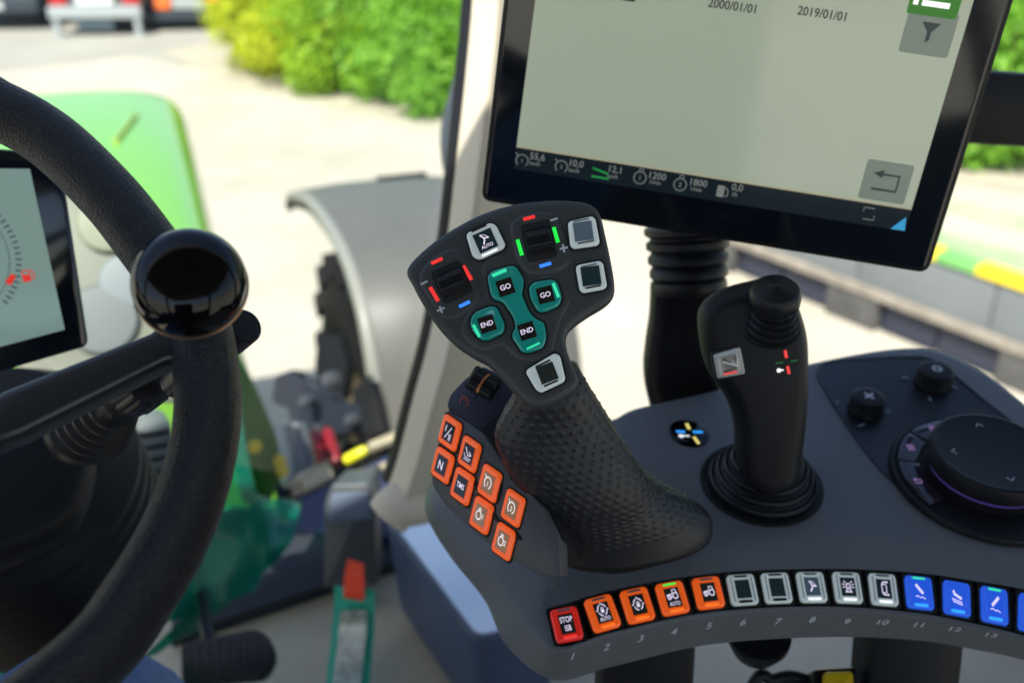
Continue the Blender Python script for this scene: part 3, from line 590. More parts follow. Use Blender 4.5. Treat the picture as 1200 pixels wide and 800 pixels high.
for (x, y, ic, wm) in PK:
    k = 1.0 if y < 560 else 1.04
    F = PP.q((x, y), (10.2 * k, 7.2 * k), (4.3 * k, -16.8 * k))
    if F.N.dot(PP.n) < 0: F = Fr(F.c, F.U, -F.V)
    out = rrect(1, 1, .36, 6)
    MB().puff(F, rrect(1.12, 1.10, .36, 6), [(-.001, 0), (.0003, 0), (.0004, .03)]).build('key_well', M['gap'], jst)
    m = MB(); m.puff(F, out, [(-.001, 0), (.0016, .02), (.0026, .10), (.0030, .24), (.0026, .34)]); kb = m.build('key_button', M['orange'], jst, angle=70)
    MB().box(F, .56, .60, .001, .0030).build('display_window', M[wm], kb)
    m = MB(); icon(m, F.sub(0, 0, .52, .55), ic, .0034); m.build('icon', M['glyph'] if wm == 'winbrown' else M['lwhite'], kb, fix=False)
# recesses between the keys
for (a, b) in (((515, 524), (533, 541)), ((537, 520), (545, 556)), ((546, 555), (566, 577)), ((533, 557), (524, 565)), ((563, 588), (587, 612)), ((588, 560), (583, 590)), ((595, 620), (612, 632))):
    m = MB(); u0, u1 = PP.p(*a), PP.p(*b); m.tube([u0.lerp(u1, k / 6) + PP.n * (.0004) for k in range(7)], [.0004, .0012, .0018, .002, .0018, .0012, .0004], 10, .35, up=PP.n); m.build('recess', M['soft'], jst)
# thumb wheel and symbol on the pod top
a = PT.q((566.5, 449.5), (14.5, 8.5), (7, -12)); F = a
MB().puff(F, rrect(1.1, 1.08, .3), [(-.0005, 0), (.0004, 0), (.0005, .04)]).build('wheel_well', M['gap'], jst)
n = 72; Rw = F.V.length * 1.1; rings = []; Vn = F.N.cross(F.U).normalized()
for x in (-1, -.92, -.12, -.10, .10, .12, .92, 1):
    ring = []
    for j in range(n):
        ph = 2 * math.pi * j / n; k = .9 if abs(x) == 1 else 1; gro = 0 if abs(x) == .10 else (.06 if (j % 4) < 2 else -.05)
        rr = Rw * k * (1 + gro); ring.append(F.c + F.U * .95 * x + F.N * (-Rw * .55 + rr * math.cos(ph)) + Vn * rr * math.sin(ph))
    rings.append(ring)
m = MB(); m.rings(rings, True, True, True); tw = m.build('thumb_wheel', M['black'], jst, angle=20)
m = MB(); rings = [[F.c + F.U * .95 * x + F.N * (-Rw * .55 + Rw * 1.04 * math.cos(2 * math.pi * j / n)) + Vn * Rw * 1.04 * math.sin(2 * math.pi * j / n) for j in range(n)] for x in (-.08, .08)]
m.rings(rings, True, True, True); m.build('wheel_stripe', M['copper'], tw)
F = PT.q((544, 471), (7.2, 3.6), (3.4, -8.4), .0003); m = MB(); icon(m, F, 'speed', .0002); m.build('cruise_symbol', mat('red_print', (.55, .12, .08), .4), jst, fix=False)
F = PT.q((552.5, 463), (5, 3), (1.5, -2.4), .0003); m = MB(); m.slab(F, rrect(1, 1, .3), 0, .0003, .0001, .05); m.build('status_light', M['podtop'], jst)

# ==================================================================  SMALL JOYSTICK
PJ = Pl(atd(890, 430, .655), (-.03, -.965, .26))
j_px = [(822, 381), (825, 365), (836, 352), (855, 342), (880, 335), (905, 331), (925, 336), (937, 352), (946, 375), (952, 400), (953.5, 430), (953, 465), (951, 500), (946, 540), (943, 562), (932, 580), (905, 588), (885, 580), (872, 562), (867, 535), (865, 505), (858, 478), (846, 458), (834, 440), (826, 415)]
joy = thing('joystick', PC.p(892, 567), 'small plain black joystick with ribbed boot and round mini stick on top', 'joystick')
ju = [PJ.uv(*p) for p in cspline(j_px, 4)]
m = MB(); m.puff(PJ.fr, ju, [(-.040, .014), (-.036, .008), (-.028, .003), (-.018, .0), (-.011, .0006), (-.006, .0026), (-.0025, .0056), (-.0006, .0086), (0, .0108)]); m.build('handle_shell', M['soft'], joy, angle=75)
base = PC.p(892, 566); prof = [(0, .0410), (.002, .0412)]
for k, (r, h) in enumerate(((.0385, .006), (.0345, .012), (.0300, .018), (.0255, .0235))):
    prof += [(h - .004, r - .0012), (h - .002, r + .0006), (h, r + .0004), (h + .0012, r - .0012), (h + .0002, r - .0030)]
prof += [(.029, .019), (.034, .016), (.036, 0)]
m = MB(); ax = (PC.n + Vector((-.0, .10, 0))).normalized(); m.lathe(base + Vector((.001, 0, 0)), PC.n, prof, 72); m.build('rubber_boot', M['rubber'], joy, angle=50)
m = MB(); m.lathe(base, PC.n, [(0, .0440), (.0012, .0438), (.0014, .0415), (0, .041)], 72); m.build('boot_ring', M['gap'], joy)
# mini stick
c = PJ.p(905, 388, -.006); tip = atd(909, 343, .634); ax = (tip - c).normalized(); Lh = (tip - c).length
pr = [(0, .0190), (.002, .0192)]
for k in range(4):
    h = .004 + k * .0046; r = .0180 - k * .0016
    pr += [(h - .0008, r - .0018), (h + .0006, r), (h + .0022, r), (h + .0034, r - .0016)]
pr += [(.0228, .0105)]
m = MB(); m.lathe(c, ax, pr, 56); ms = m.build('mini_stick_boot', M['rubber'], joy, angle=50)
pr = [(.021, .0105), (.0215, .0140), (.024, .0162), (.030, .0164), (.034, .0150), (.036, .0130), (.0366, .0115)]
for k in range(6):
    r = .0110 - k * .0017; pr += [(.0369 + k * .0003, r), (.0366 + k * .0003, r - .0008)]
pr += [(.0388, .0012), (.0388, 0)]
m = MB(); m.lathe(c, ax, pr, 56); m.build('mini_stick_cap', M['rubber'], joy, angle=40)
def jkey():
    poly = [(835, 415), (867, 405.5), (873, 437), (840, 443)]
    P = rpoly([PJ.uv(*p) for p in poly], .0018, 4)
    MB().puff(PJ.fr, inset(P, -.0012), [(-.006, 0), (.0009, 0), (.001, .0003)]).build('key_well', M['gap'], joy)
    m = MB(); m.puff(PJ.fr, P, [(-.004, 0), (.0017, .0001), (.0023, .0006), (.0024, .0012)]); kb = m.build('key_button', mat('pale_key', (.55, .56, .55), .2, coat=.5), joy, angle=60)
    F = PJ.q((854.5, 425), (9.5, -2.5), (-1.5, -9.5), .0024); m = MB()
    m.puff(F, rrect(1, 1, .1), [(0, 0), (.0004, .02), (.0010, .35)]); m.build('display_window', mat('silver_window', (.5, .48, .42), .18, metal=.4), kb)
    m = MB(); m.stroke(F, [(-.8, .5), (.8, -.45)], .12, .0013); m.build('icon', M['white'], kb, fix=False)
    a, b = PJ.uv(847, 437.5), PJ.uv(863, 434.5); m = MB(); m.stroke(PJ.fr, [a, b], .0014, .0026); m.build('indicator_bar', M['lred'], kb, fix=False)
    m = MB(); m.stroke(PJ.fr, [PJ.uv(*p) for p in ((838.5, 418.5), (864.5, 410.5), (869.5, 434), (842.5, 440))], .0005, .0026, True); m.build('cap_groove', M['slotgrey'], kb, fix=False)
jkey()
for (p, q, c_) in (((919.5, 410), (921.5, 419), 'lred'), ((922.5, 428.5), (924.5, 437.5), 'lred'), ((908.5, 425), (917.5, 424), 'dgreen'), ((926, 422.8), (934, 421.8), 'dgreen')):
    m = MB(); m.stroke(PJ.fr, [PJ.uv(*p), PJ.uv(*q)], .0019 if c_ == 'lred' else .0010, .0008); m.build('lit_mark', M[c_], joy, fix=False)
m = MB(); m.fill(PJ.fr, [(PJ.uv(912.5, 433.5)[0] + x, PJ.uv(912.5, 433.5)[1] + y) for x, y in circ(.0015, 14)], .0008); m.stroke(PJ.fr, [PJ.uv(912.5, 433.5), PJ.uv(918, 433)], .0010, .0008); m.build('lit_mark', M['lwhite'], joy, fix=False)

# ==================================================================  TERMINAL SCREEN
Vt = Vector((.1245, .0520, .9909)).normalized(); Ut = Vector((.9815, -.1530, -.1153)); Ut = (Ut - Vt * Ut.dot(Vt)).normalized(); Nt = Ut.cross(Vt).normalized()
T0 = atd(563, 235, .72); PS = Pl(T0, Nt, Vt); FS = PS.fr
term = thing('touchscreen_terminal', PC.p(800, 480), 'large black framed touchscreen terminal showing a pale page with dates and a status bar', 'screen')
TW, TH = .3185, .235
m = MB(); out = rpoly([(0, 0), (TW, 0), (TW, TH), (0, TH)], .008, 6); m.puff(FS, out, [(-.030, .012), (-.026, .004), (-.012, .0), (-.0015, .0), (-.0003, .0004), (0, .0016)]); m.build('casing', M['black'], term, angle=45)
m = MB(); m.puff(FS, inset(out, .0034), [(-.001, 0), (.0003, 0), (.0004, .0003)]); glass = m.build('front_glass', M['glass_black'], term, label='glossy black glass border')
SCR = mat('page_display', (.26, .29, .23), .12, coat=.5, emit=(.50, .57, .42), es=.25, rvar=.06, varscale=25)
qd = [PS.uv(604.5, 174), PS.uv(1070, 244.5)]; tl = PS.uv(628, 0); tr = PS.uv(1139, 0)
x0, x1 = (qd[0][0] + tl[0]) / 2, (qd[1][0] + tr[0]) / 2; y0 = (qd[0][1] + qd[1][1]) / 2; y1 = TH - .022
def rectf(name, a, b, c_, d_, w, m_, par): mm = MB(); mm.fill(FS, [(a, c_), (b, c_), (b, d_), (a, d_)], w); return mm.build(name, m_, par, fix=False)
page = rectf('page_area', x0, x1, y0, y1, .0006, SCR, term)
sb0 = (PS.uv(599, 198)[1] + PS.uv(1061, 270)[1]) / 2
rectf('status_bar', x0, x1, sb0, y0 - .0003, .0006, mat('status_bar_display', (.010, .018, .026), .12, spec=.12, emit=(.05, .08, .10), es=.05), term)
rectf('page_edge', x0 + .0, x1, y0, y0 + .0012, .0008, mat('page_edge_display', (.5, .46, .3), .2, emit=(.7, .62, .4), es=.14), page)
TXT = mat('page_text', (.05, .06, .05), .3); ST = mat('status_text', (.2, .22, .21), .3, emit=(.6, .62, .55), es=.10)
def hat(px, py): return PS.uv(px, py)
def onscr(mb, s, px, py, hpx, asp=.9, shear=0): u, v = hat(px, py); text(mb, FS, s, u, v, hpx * .69 / FPX, asp, shear, w=.0010)
for dt_, dx_, dy_ in (('2000/01/01', 858, 7), ('2019/01/01', 963, 16)): m = MB(); onscr(m, dt_, dx_, dy_, 9.3); m.build('date_lettering', TXT, page, fix=False)
m = MB(); u, v = hat(733, 1); m.fill(FS, [(u - .004, v), (u + .006, v), (u + .006, v + .003), (u - .004, v + .003)], .001); m.build('lettering', TXT, page, fix=False)
st_ = None
def sx_(pts, px, py, wd=.0007, closed=False):
    u, v = hat(px, py); st_.stroke(FS, [(u + a, v + b) for a, b in pts], wd, .0010, closed)
def stb_(nm): 
    global st_
    if st_ is not None and st_.v: st_.build(nm, ST, term, fix=False)
    st_ = MB()
stb_('')
for (px, py, big, small) in ((630, 184, '55,6', 'km/h'), (676, 192, '10,0', 'km/h'), (721, 199, '12,1', 'km/h'), (771, 206, '1200', '1/min'), (819, 214, '1800', '1/min'), (864, 220, '0,0', 'l/h')):
    onscr(st_, big, px, py, 8.0, .95); stb_('reading_lettering'); onscr(st_, small, px - 3, py + 7.5, 4.6, .95); stb_('unit_lettering')
for (px, py, n_) in ((612, 188, '1'), (658, 195, '2')): sx_([(a * .0043, b * .0043) for a, b in arc(0, 0, 1, -50, 230)], px, py); sx_([(-.005, .005), (-.003, .003)], px, py); onscr(st_, n_, px, py, 4.5); stb_('status_icon')
for (px, py, n_) in ((750, 208, '1'), (797, 216, '2')): sx_(circ(.0043, 18), px, py, .0007, True); sx_([(-.0012, .0045), (-.001, .0065), (.0015, .0065), (.0015, .0045)], px, py); onscr(st_, n_, px, py, 5.5); stb_('status_icon')
u, v = hat(846, 224); st_.fill(FS, [(u - .0035, v - .004), (u + .0015, v - .004), (u + .0015, v + .004), (u - .0035, v + .004)], .001); sx_([(.002, .003), (.004, .001), (.004, -.003), (.002, -.003)], 846, 224); stb_('status_icon')
sx_([(-.004, .001), (-.004, .004), (.003, .004)], 1018, 250, .0006); sx_([(.004, -.001), (.004, -.004), (-.003, -.004)], 1018, 250, .0006); stb_('status_icon')
m = MB(); u, v = hat(704, 203); m.stroke(FS, [(u - .006, v + .003), (u + .005, v + .0005), (u + .006, v - .003), (u - .006, v - .0028)], .0014, .001); m.build('field_icon', mat('green_icon', (.02, .3, .06), .3, emit=(.03, .6, .12), es=.15), term, fix=False)
m = MB(); a = [hat(1043, 267.5), hat(1060, 270), hat(1061.5, 254)]; m.fill(FS, a, .0011); m.build('corner_triangle', mat('cyan_icon', (.03, .35, .6), .3, emit=(.05, .5, .9), es=.2), term, fix=False)
BT = mat('page_button', (.19, .23, .19), .2, emit=(.40, .48, .38), es=.11)
for (cx, cy, nm) in ((1088, 39, 'filter'), (1038, 213, 'back'), (1098, -6, 'list')):
    u, v = hat(cx, cy); F = Fr(FS.pt(u, v), FS.U * .0155, FS.V * .0135); m = MB()
    m.puff(F, rrect(1, 1, .16), [(.0007, 0), (.0011, .03)]); b_ = m.build('screen_button', BT if nm != 'list' else mat('green_button', (.03, .22, .01), .2, emit=(.03, .25, .01), es=.15), page)
    m = MB()
    if nm == 'filter': m.fill(F, [(-.38, .48), (.38, .48), (.08, .05), (.08, -.30), (-.08, -.45), (-.08, .05)], .0013)
    elif nm == 'back': m.stroke(F, [(-.42, .36), (.5, .36), (.5, -.42), (-.55, -.42)], .12, .0013); m.fill(F, [(-.62, .36), (-.2, .58), (-.2, .16)], .00135)
    else: m.fill(F, [(-.5, -.55), (.6, -.55), (.6, -.3), (-.5, -.3)], .0013); m.fill(F, [(-.85, -.55), (-.65, -.55), (-.65, -.3), (-.85, -.3)], .0013)
    m.build('icon', mat('dark_icon', (.05, .075, .075), .3) if nm != 'list' else M['lwhite'], b_, fix=False)
# post with bellows
pb = [atd(805, 262, .80), atd(808, 300, .805), atd(808, 345, .81)]
prf = []; L_ = (pb[2] - pb[0]).length
for k in range(5): h = k * L_ / 5; prf += [(h, .0300), (h + .0028, .0345 - k * .001), (h + L_ / 5 - .0040, .0345 - k * .001), (h + L_ / 5 - .001, .0300 - k * .0006)]
m = MB(); m.lathe(pb[0], pb[2] - pb[0], prf, 56); m.build('post_bellows', M['rubber'], term, angle=45)
m = MB(); pts = [atd(807, 335, .812), atd(804, 370, .825), atd(800, 400, .835), atd(798, 435, .85), atd(805, 470, .865), atd(815, 520, .89)]
m.tube(spline(pts, 24), [.031 - .004 * math.sin(math.pi * min(1, i / 12)) * .2 + (.0015 * i / 24) for i in range(24)], 32, .55, up=(0, 1, 0), p=3); m.build('post', M['black'], term, angle=60)
m = MB(); c = FS.pt(TW * .55, .10, -.05); m.slab(Fr(c, FS.U * .07, FS.V * .07), rrect(1, 1, .2), -.01, .025, .003, .05); m.tube([c, FS.pt(TW * .6, .02, -.07), pb[0] + Vector((0, .0, .0))], .018, 20); m.build('rear_mount', M['black'], term)
# horizontal rail behind the terminal
rail = thing('grab_rail', atd(1200, 128, .9), 'black horizontal bar behind the right edge of the touchscreen', 'rail')
a = atd(1075, 122, .86); b = atd(1330, 138, .90); m = MB(); dr = (b - a).normalized()
F = Fr((a + b) / 2, dr, Vector((0, .1, 1)) - dr * dr.z); m.slab(F, rpoly([(-(b - a).length / 2, -.031), ((b - a).length / 2, -.031), ((b - a).length / 2, .031), (-(b - a).length / 2, .031)], .004), -.02, .005, .003, .003); m.build('rail', M['soft'], rail)
m = MB(); m.box(Fr(b, dr, Vector((0, 0, 1))), .02, .045, -.03, .012); m.build('bracket', M['soft'], rail)

# ==================================================================  STEERING WHEEL
PW = Pl(atd(236, 395, .47), (.26, -.50, .83))
vis = [(-60, 108), (0, 130), (62, 166), (130, 232), (180, 296), (222, 352), (240, 420), (242, 500), (218, 596), (165, 695), (85, 790)]
vu = np.array([PW.uv(*p) for p in vis]); A_ = np.c_[2 * vu, np.ones(len(vu))]; sol = np.linalg.lstsq(A_, (vu ** 2).sum(1), rcond=None)[0]; wc = sol[:2]; wr = math.sqrt(sol[2] + (wc ** 2).sum())
angs = np.unwrap(np.arctan2(vu[:, 1] - wc[1], vu[:, 0] - wc[0])); rads_ = np.hypot(vu[:, 0] - wc[0], vu[:, 1] - wc[1])
a0, a1 = angs[0], angs[-1]
sgn = 1 if a1 > a0 else -1; rest = 2 * math.pi - abs(a1 - a0); path = [tuple(x) for x in vu]
for k in range(1, 9):
    a = a1 + sgn * rest * k / 9; r = rads_[-1] + (rads_[0] - rads_[-1]) * k / 9; r = r * (1 - .3 * math.sin(math.pi * k / 9)) + wr * .3 * math.sin(math.pi * k / 9); path.append((wc[0] + r * math.cos(a), wc[1] + r * math.sin(a)))
path = cspline(path, 14)
wheel = thing('steering_wheel', PW.fr.pt(wc[0], wc[1]), 'black leather steering wheel at the left, its rim curving past the round spinner knob', 'steering wheel')
m = MB(); R = []; n = len(path)
for i in range(n):
    p, q, r_ = Vector(path[i - 1]), Vector(path[i]), Vector(path[(i + 1) % n]); t = (r_ - p).normalized(); nn = Vector((-t.y, t.x)); ring = []
    for j in range(28):
        a = 2 * math.pi * j / 28; ring.append(PW.fr.pt(q.x + nn.x * .0150 * math.cos(a), q.y + nn.y * .0150 * math.cos(a), .0155 * math.sin(a)))
    R.append(ring)
R.append(R[0]); m.rings(R, True); m.build('rim', M['leather'], wheel, angle=80)
carbon = mat('carbon_weave_plastic', (.018, .019, .022), .3, coat=.3)
t_ = carbon.node_tree; ck = t_.nodes.new('ShaderNodeTexChecker'); ck.inputs['Scale'].default_value = 520; tc_ = t_.nodes.new('ShaderNodeTexCoord'); bp_ = t_.nodes.new('ShaderNodeBump'); bp_.inputs['Strength'].default_value = .5; bp_.inputs['Distance'].default_value = .0005
t_.links.new(tc_.outputs['Object'], ck.inputs[0]); t_.links.new(ck.outputs['Fac'], bp_.inputs['Height']); t_.links.new(bp_.outputs[0], t_.nodes['Principled BSDF'].inputs['Normal'])
hubc = PW.fr.pt(wc[0], wc[1], -.035)
sa = PW.p(205, 402, -.002); sb = PW.p(-10, 484, -.012); dS = (sb - sa).normalized(); sb2 = sb + (hubc - sb) * .9
Vs = PW.n.cross(dS).normalized()
def spoke(pts, hw, th, name):
    m = MB(); R = []
    for k, p in enumerate(pts):
        t = (pts[min(k + 1, len(pts) - 1)] - pts[max(0, k - 1)]).normalized(); s_ = PW.n.cross(t).normalized(); w_ = hw[k]
        prof_ = rpoly([(-w_, -th), (w_, -th), (w_, th * .5), (w_ * .75, th), (-w_ * .75, th), (-w_, th * .5)], .003, 3)
        R.append([p + s_ * a + PW.n * b for a, b in prof_])
    m.rings(R, True, True, True); return m.build(name, carbon, wheel, angle=40)
spoke([sa.lerp(sb, k / 10) for k in range(11)] + [sb.lerp(sb2, .5), sb2], [.0115] + [.0085 + .0004 * k for k in range(1, 11)] + [.018, .024], .007, 'spoke')
for aa in (2.2, 4.4):
    pa = math.atan2((PW.fr.U.dot(sa - wheel.location) * 0 + PW.uv(205, 402)[1]) - wc[1], PW.uv(205, 402)[0] - wc[0]) + aa
    e_ = PW.fr.pt(wc[0] + wr * .96 * math.cos(pa), wc[1] + wr * .96 * math.sin(pa), -.002)
    spoke([e_.lerp(hubc, k / 8) for k in range(9)], [.0125 + .001 * k for k in range(9)], .009, 'spoke')
m = MB(); m.lathe(hubc - PW.n * .02, PW.n, [(0, .05), (.01, .055), (.035, .052), (.04, .045), (.042, 0)], 48); m.build('hub', M['soft'], wheel)
# rim joint collar and spinner knob
kc = atd(222, 331, .425); kb_ = PW.p(228, 372); ax = (kc - kb_).normalized()
knb = MB(); rk = .0240; nK = (PW.n + Vector((-.1, -.25, 0))).normalized()
pr = [(-.0175 * 1, .004), (-.0172, .010)] + [(.0168 * math.sin(rad(a)) * (1 if a > 0 else 1), rk * math.cos(rad(a)) ** .75) for a in range(-72, 88, 4)] + [(.0168, .001), (.0168, 0)]
knb.lathe(kc, nK, pr, 72); kob = knb.build('spinner_knob', M['gloss'], wheel, angle=60)
m = MB(); m.lathe(kc - nK * .017, nK, [(-.022, .009), (-.014, .008), (-.004, .010), (.001, .014), (.004, .016)], 32); m.build('knob_stem', M['black'], kob)
m = MB(); m.lathe(kc - nK * .0046, nK, [(-.0007, rk * .998), (-.0003, rk * 1.012), (.0003, rk * 1.012), (.0007, rk * .998)], 72); m.build('knob_highlight_ring', mat('bronze_highlight', (.35, .22, .14), .3, metal=.8), kob)  # thin bronze ring drawn for the highlight line round the knob

# ==================================================================  COLUMN, STALKS, INSTRUMENT SCREEN
PI_ = Pl(atd(70, 300, .74), (.40, -.84, .36))
clu = thing('instrument_display', PI_.p(0, 440), 'pale instrument display with a thin dial arc and red fuel symbol behind the steering wheel', 'display')
o_ = [PI_.uv(*p) for p in ((-190, 160), (70, 180), (104, 405), (-190, 490))]; FI = PI_.fr
m = MB(); m.puff(FI, rpoly(o_, .006, 5), [(-.03, .01), (-.024, 0), (-.001, 0), (0, .0012)]); m.build('casing', M['glass_black'], clu, angle=40)
o_ = [PI_.uv(*p) for p in ((-150, 196), (35, 198), (76, 386), (-150, 446))]
m = MB(); m.fill(FI, o_, .0005); face = m.build('display_face', mat('instrument_page', (.24, .32, .29), .12, coat=.4, emit=(.36, .55, .46), es=.17), clu, fix=False)
cu = PI_.uv(-62, 305); m = MB()
rr = math.hypot(PI_.uv(12, 305)[0] - cu[0], 0)
m.stroke(FI, [(cu[0] + rr * math.cos(rad(a)), cu[1] + rr * 1.05 * math.sin(rad(a))) for a in range(-50, 120, 4)], .0005, .0009)
for a in range(-48, 120, 5):
    m.stroke(FI, [(cu[0] + k * rr * math.cos(rad(a)), cu[1] + k * rr * 1.05 * math.sin(rad(a))) for k in (1.1, 1.2)], .0014, .0009)
m.build('dial_scale', mat('scale_grey', (.22, .27, .26), .4), face, fix=False)
red = mat('warning_red', (.6, .03, .02), .3, emit=(1, .05, .03), es=.3)
for (px, py, s_, nm) in ((12.5, 327.5, 1, 'red_segment'), (32, 323, 1, 'fuel_symbol')):
    u, v = PI_.uv(px, py); F = Fr(FI.pt(u, v), FI.U * .0042, FI.V * .0042); m = MB()
    if nm == 'red_segment': m.fill(F, [(-1, -.3), (-.2, -1), (1, .4), (.3, 1)], .0009)
    else: m.fill(F, [(-.8, -1), (.5, -1), (.5, .2), (-.8, .2)], .0009); m.stroke(F, [(-.7, .1), (-.7, .9), (.4, .9), (.4, .1)], .22, .0009); m.stroke(F, [(.6, .8), (1.1, .4), (1.0, -.6), (.6, -.6)], .2, .0009)
    m.build(nm, red, face, fix=False)
colm = thing('steering_column', Vector((-.45, .75, 1.9)), 'dark steering column with ribbed rubber gaiter below the steering wheel', 'steering column')
# upper housing
PU = Pl(atd(40, 560, .74), (.25, -.55, .80))
m = MB(); q = rpoly([PU.uv(*p) for p in ((-200, 440), (85, 468), (112, 500), (106, 560), (85, 612), (0, 652), (-200, 720))], .02, 6)
m.puff(PU.fr, q, [(-.12, .02), (-.03, 0), (-.012, .0005), (-.004, .004), (0, .010)]); colp = mat('column_plastic', (.0045, .005, .006), .55, spec=.25); m.build('column_housing', colp, colm, angle=60)
m = MB(); cc = atd(-30, 560, .84); axc = Vector((.05, .38, -.92)); pr = [(-.02, .104)]
for k in range(7): h = k * .019; r = .122 - .001 * k; pr += [(h, r - .003), (h + .005, r + .001), (h + .012, r + .001), (h + .016, r - .003)]
pr += [(.14, .09), (.16, .05), (.22, .045)]
m.lathe(cc, axc, pr, 72, sx=1.12); m.build('ribbed_gaiter', colp, colm, angle=40)
# stalk with bellows
stk = thing('column_stalk', atd(95, 500, .66), 'black stalk switch with ribbed bellows sticking out under the wheel spoke', 'stalk')
a = atd(103, 497, .66); b = atd(214, 417, .53); ax = (b - a).normalized(); Lk = (b - a).length
pr = [(-.02, .024), (0, .0275)]
for k in range(6): h = .004 + k * .0098; r = .0280 - k * .0024; pr += [(h, r - .0028), (h + .0018, r), (h + .0058, r - .0002), (h + .0078, r - .003)]
pr += [(.066, .0105), (.074, .0100)]
m = MB(); m.lathe(a, ax, pr, 48); m.build('bellows', M['rubber'], stk, angle=45)
m = MB(); m.lathe(a, ax, [(.070, .011), (.080, .0125), (.084, .0145), (.094, .0148)], 48); m.build('stalk_collar', M['black'], stk)
m = MB(); R = []
for h, r in ((.0945, .0148), (.096, .0156), (.118, .0150), (.122, .0135), (.124, .001)):
    X = Vector((0, 0, 1)).cross(ax).normalized(); Y = ax.cross(X); R.append([a + ax * h + (X * math.cos(2 * math.pi * j / 64) + Y * math.sin(2 * math.pi * j / 64)) * r * (1 + (.02 if j % 4 < 2 else -.02)) for j in range(64)])
m.rings(R, True, True, True); m.build('stalk_knob', M['black'], stk, angle=25)
stb = thing('stalk_end', atd(262, 405, .50), 'short black cylinder stalk end poking out behind the spinner knob', 'stalk')
a = atd(205, 450, .56); b = atd(288, 381, .505); ax = (b - a).normalized(); Lk = (b - a).length
m = MB(); m.lathe(a, ax, [(0, .0085), (Lk * .78, .0085), (Lk * .79, .0095), (Lk * .8, .0095), (Lk * .985, .0093), (Lk, .0085), (Lk + .0003, 0)], 40); m.build('stalk', M['black'], stb, angle=30)

# ==================================================================  CAB: FLOOR, PILLAR, ROOF
FX, RX = Vector((-.3256, .9455, 0)), Vector((.9455, .3256, 0))      # the tractor's forward and right
def TR(s, l, z): return Vector((0, 0, 0)) + FX * s + RX * l + Vector((0, 0, z))
ZF = 1.90
cream = mat('cream_trim', (.66, .58, .44), .55, bump=(900, .15, .0005), var=.04, varscale=8)
creamg = mat('cream_pillar_plastic', (.64, .58, .45), .5, bump=(900, .15, .0005), var=.03, varscale=8)
floorm = mat('grey_floor_mat', (.44, .385, .28), .6, bump=(500, .3, .001), var=.12, varscale=9)
def qslab(name, pts, th, m_, **kw):      # slab from four or more corner points, top face given
    n = (pts[1] - pts[0]).cross(pts[2] - pts[0]).normalized()
    if n.z < 0: n = -n
    mb_ = MB(); mb_.rings([[p - n * th for p in pts], pts], True, True, True); return mb_.build(name, m_, **kw)
mb_ = MB(); pts = [TR(-.75, -1.15, ZF), TR(-.75, 1.2, ZF), TR(1.1, 1.2, ZF), TR(1.3, .6, ZF), TR(1.58, .0, ZF), TR(1.58, -1.15, ZF)]
qslab('cab_floor', pts, .05, floorm, kind='structure')
# dark front ledge
ledge = thing('front_ledge', TR(1.5, -.2, ZF), 'dark blue-black raised ledge across the front of the cab floor', 'ledge')
L0, L1, L2, L3 = onz(200, 745, ZF + .03), onz(480, 652, ZF + .03), onz(490, 585, ZF + .06), onz(215, 600, ZF + .06)
qslab('ledge_top', [L0, L1, L2, L3], .05, mat('dark_carpet', (.018, .022, .032), .7, bump=(700, .5, .002)), parent=ledge)
# pillar
pil = thing('cab_pillar', atd(480, 575, 1.2), 'cream cab corner pillar with black seal, left of the touchscreen', 'pillar')
pc = [(575, -120, .98), (572, 0, 1.0), (566, 90, 1.01), (556, 200, 1.03), (545, 300, 1.06), (528, 400, 1.09), (506, 480, 1.12), (488, 545, 1.15), (472, 590, 1.17)]
ctr = spline([atd(x + 12 + max(0, 10 - y / 40), y, d_) for x, y, d_ in pc], 40)
def sweep(ctr, prof_, scale=1.0):
    R = []
    for i, p in enumerate(ctr):
        t = (ctr[min(i + 1, len(ctr) - 1)] - ctr[max(0, i - 1)]).normalized(); vd = (p - EYE).normalized(); X = t.cross(vd).normalized()
        if X.x < 0: X = -X
        Y = (vd - t * vd.dot(t)).normalized(); R.append([p + X * a * scale + Y * b * scale for a, b in prof_])
    return R
m = MB(); m.rings(sweep(ctr, rpoly([(-.034, .05), (-.036, .018), (-.010, -.018), (.046, .050), (.04, .07)], .006, 4)), True, True, True); m.build('trim', creamg, pil, angle=50)
m = MB(); m.rings(sweep(ctr, rpoly([(-.046, .055), (-.047, .028), (-.0365, .02), (-.0345, .055)], .003, 3)), True, True, True); m.build('window_seal', M['rubber'], pil, angle=50)
m = MB(); sl = spline([atd(455, 605, 1.17), atd(468, 592, 1.17), atd(500, 585, 1.18), atd(560, 560, 1.2), atd(680, 540, 1.2)], 20); m.tube(sl, .028, 20, .8); m.build('sill_trim', cream, pil, angle=60)
# unseen roof and lining, front edge cut back so sun reaches the pillar
ZR = EYE.z + .62
roof = thing('cab_roof', TR(-.45, .05, ZR), 'white cab roof above the driver', 'roof')
m = MB(); FR = Fr(TR(-.635, .05, ZR), RX, FX); m.slab(FR, rpoly([(-1.35, -1.05), (1.35, -1.05), (1.35, 1.15), (-1.35, 1.15)], .12, 8), 0, .16, .05, .05); m.build('roof_shell', mat('roof_paint', (.6, .6, .58), .35), roof)
m = MB(); m.puff(FR, rpoly([(-1.25, -.98), (1.25, -.98), (1.25, 1.08), (-1.25, 1.08)], .12, 8), [(-.06, .05), (-.03, 0), (-.002, 0)]); m.build('roof_lining', mat('grey_lining', (.06, .06, .06), .8), roof)
blocker = thing('light_blocker_panel', TR(.2, 1.24, ZF), 'low grey added unseen sill panel at the right side of the cab floor', 'panel')  # unseen panel added to block ground light below the console
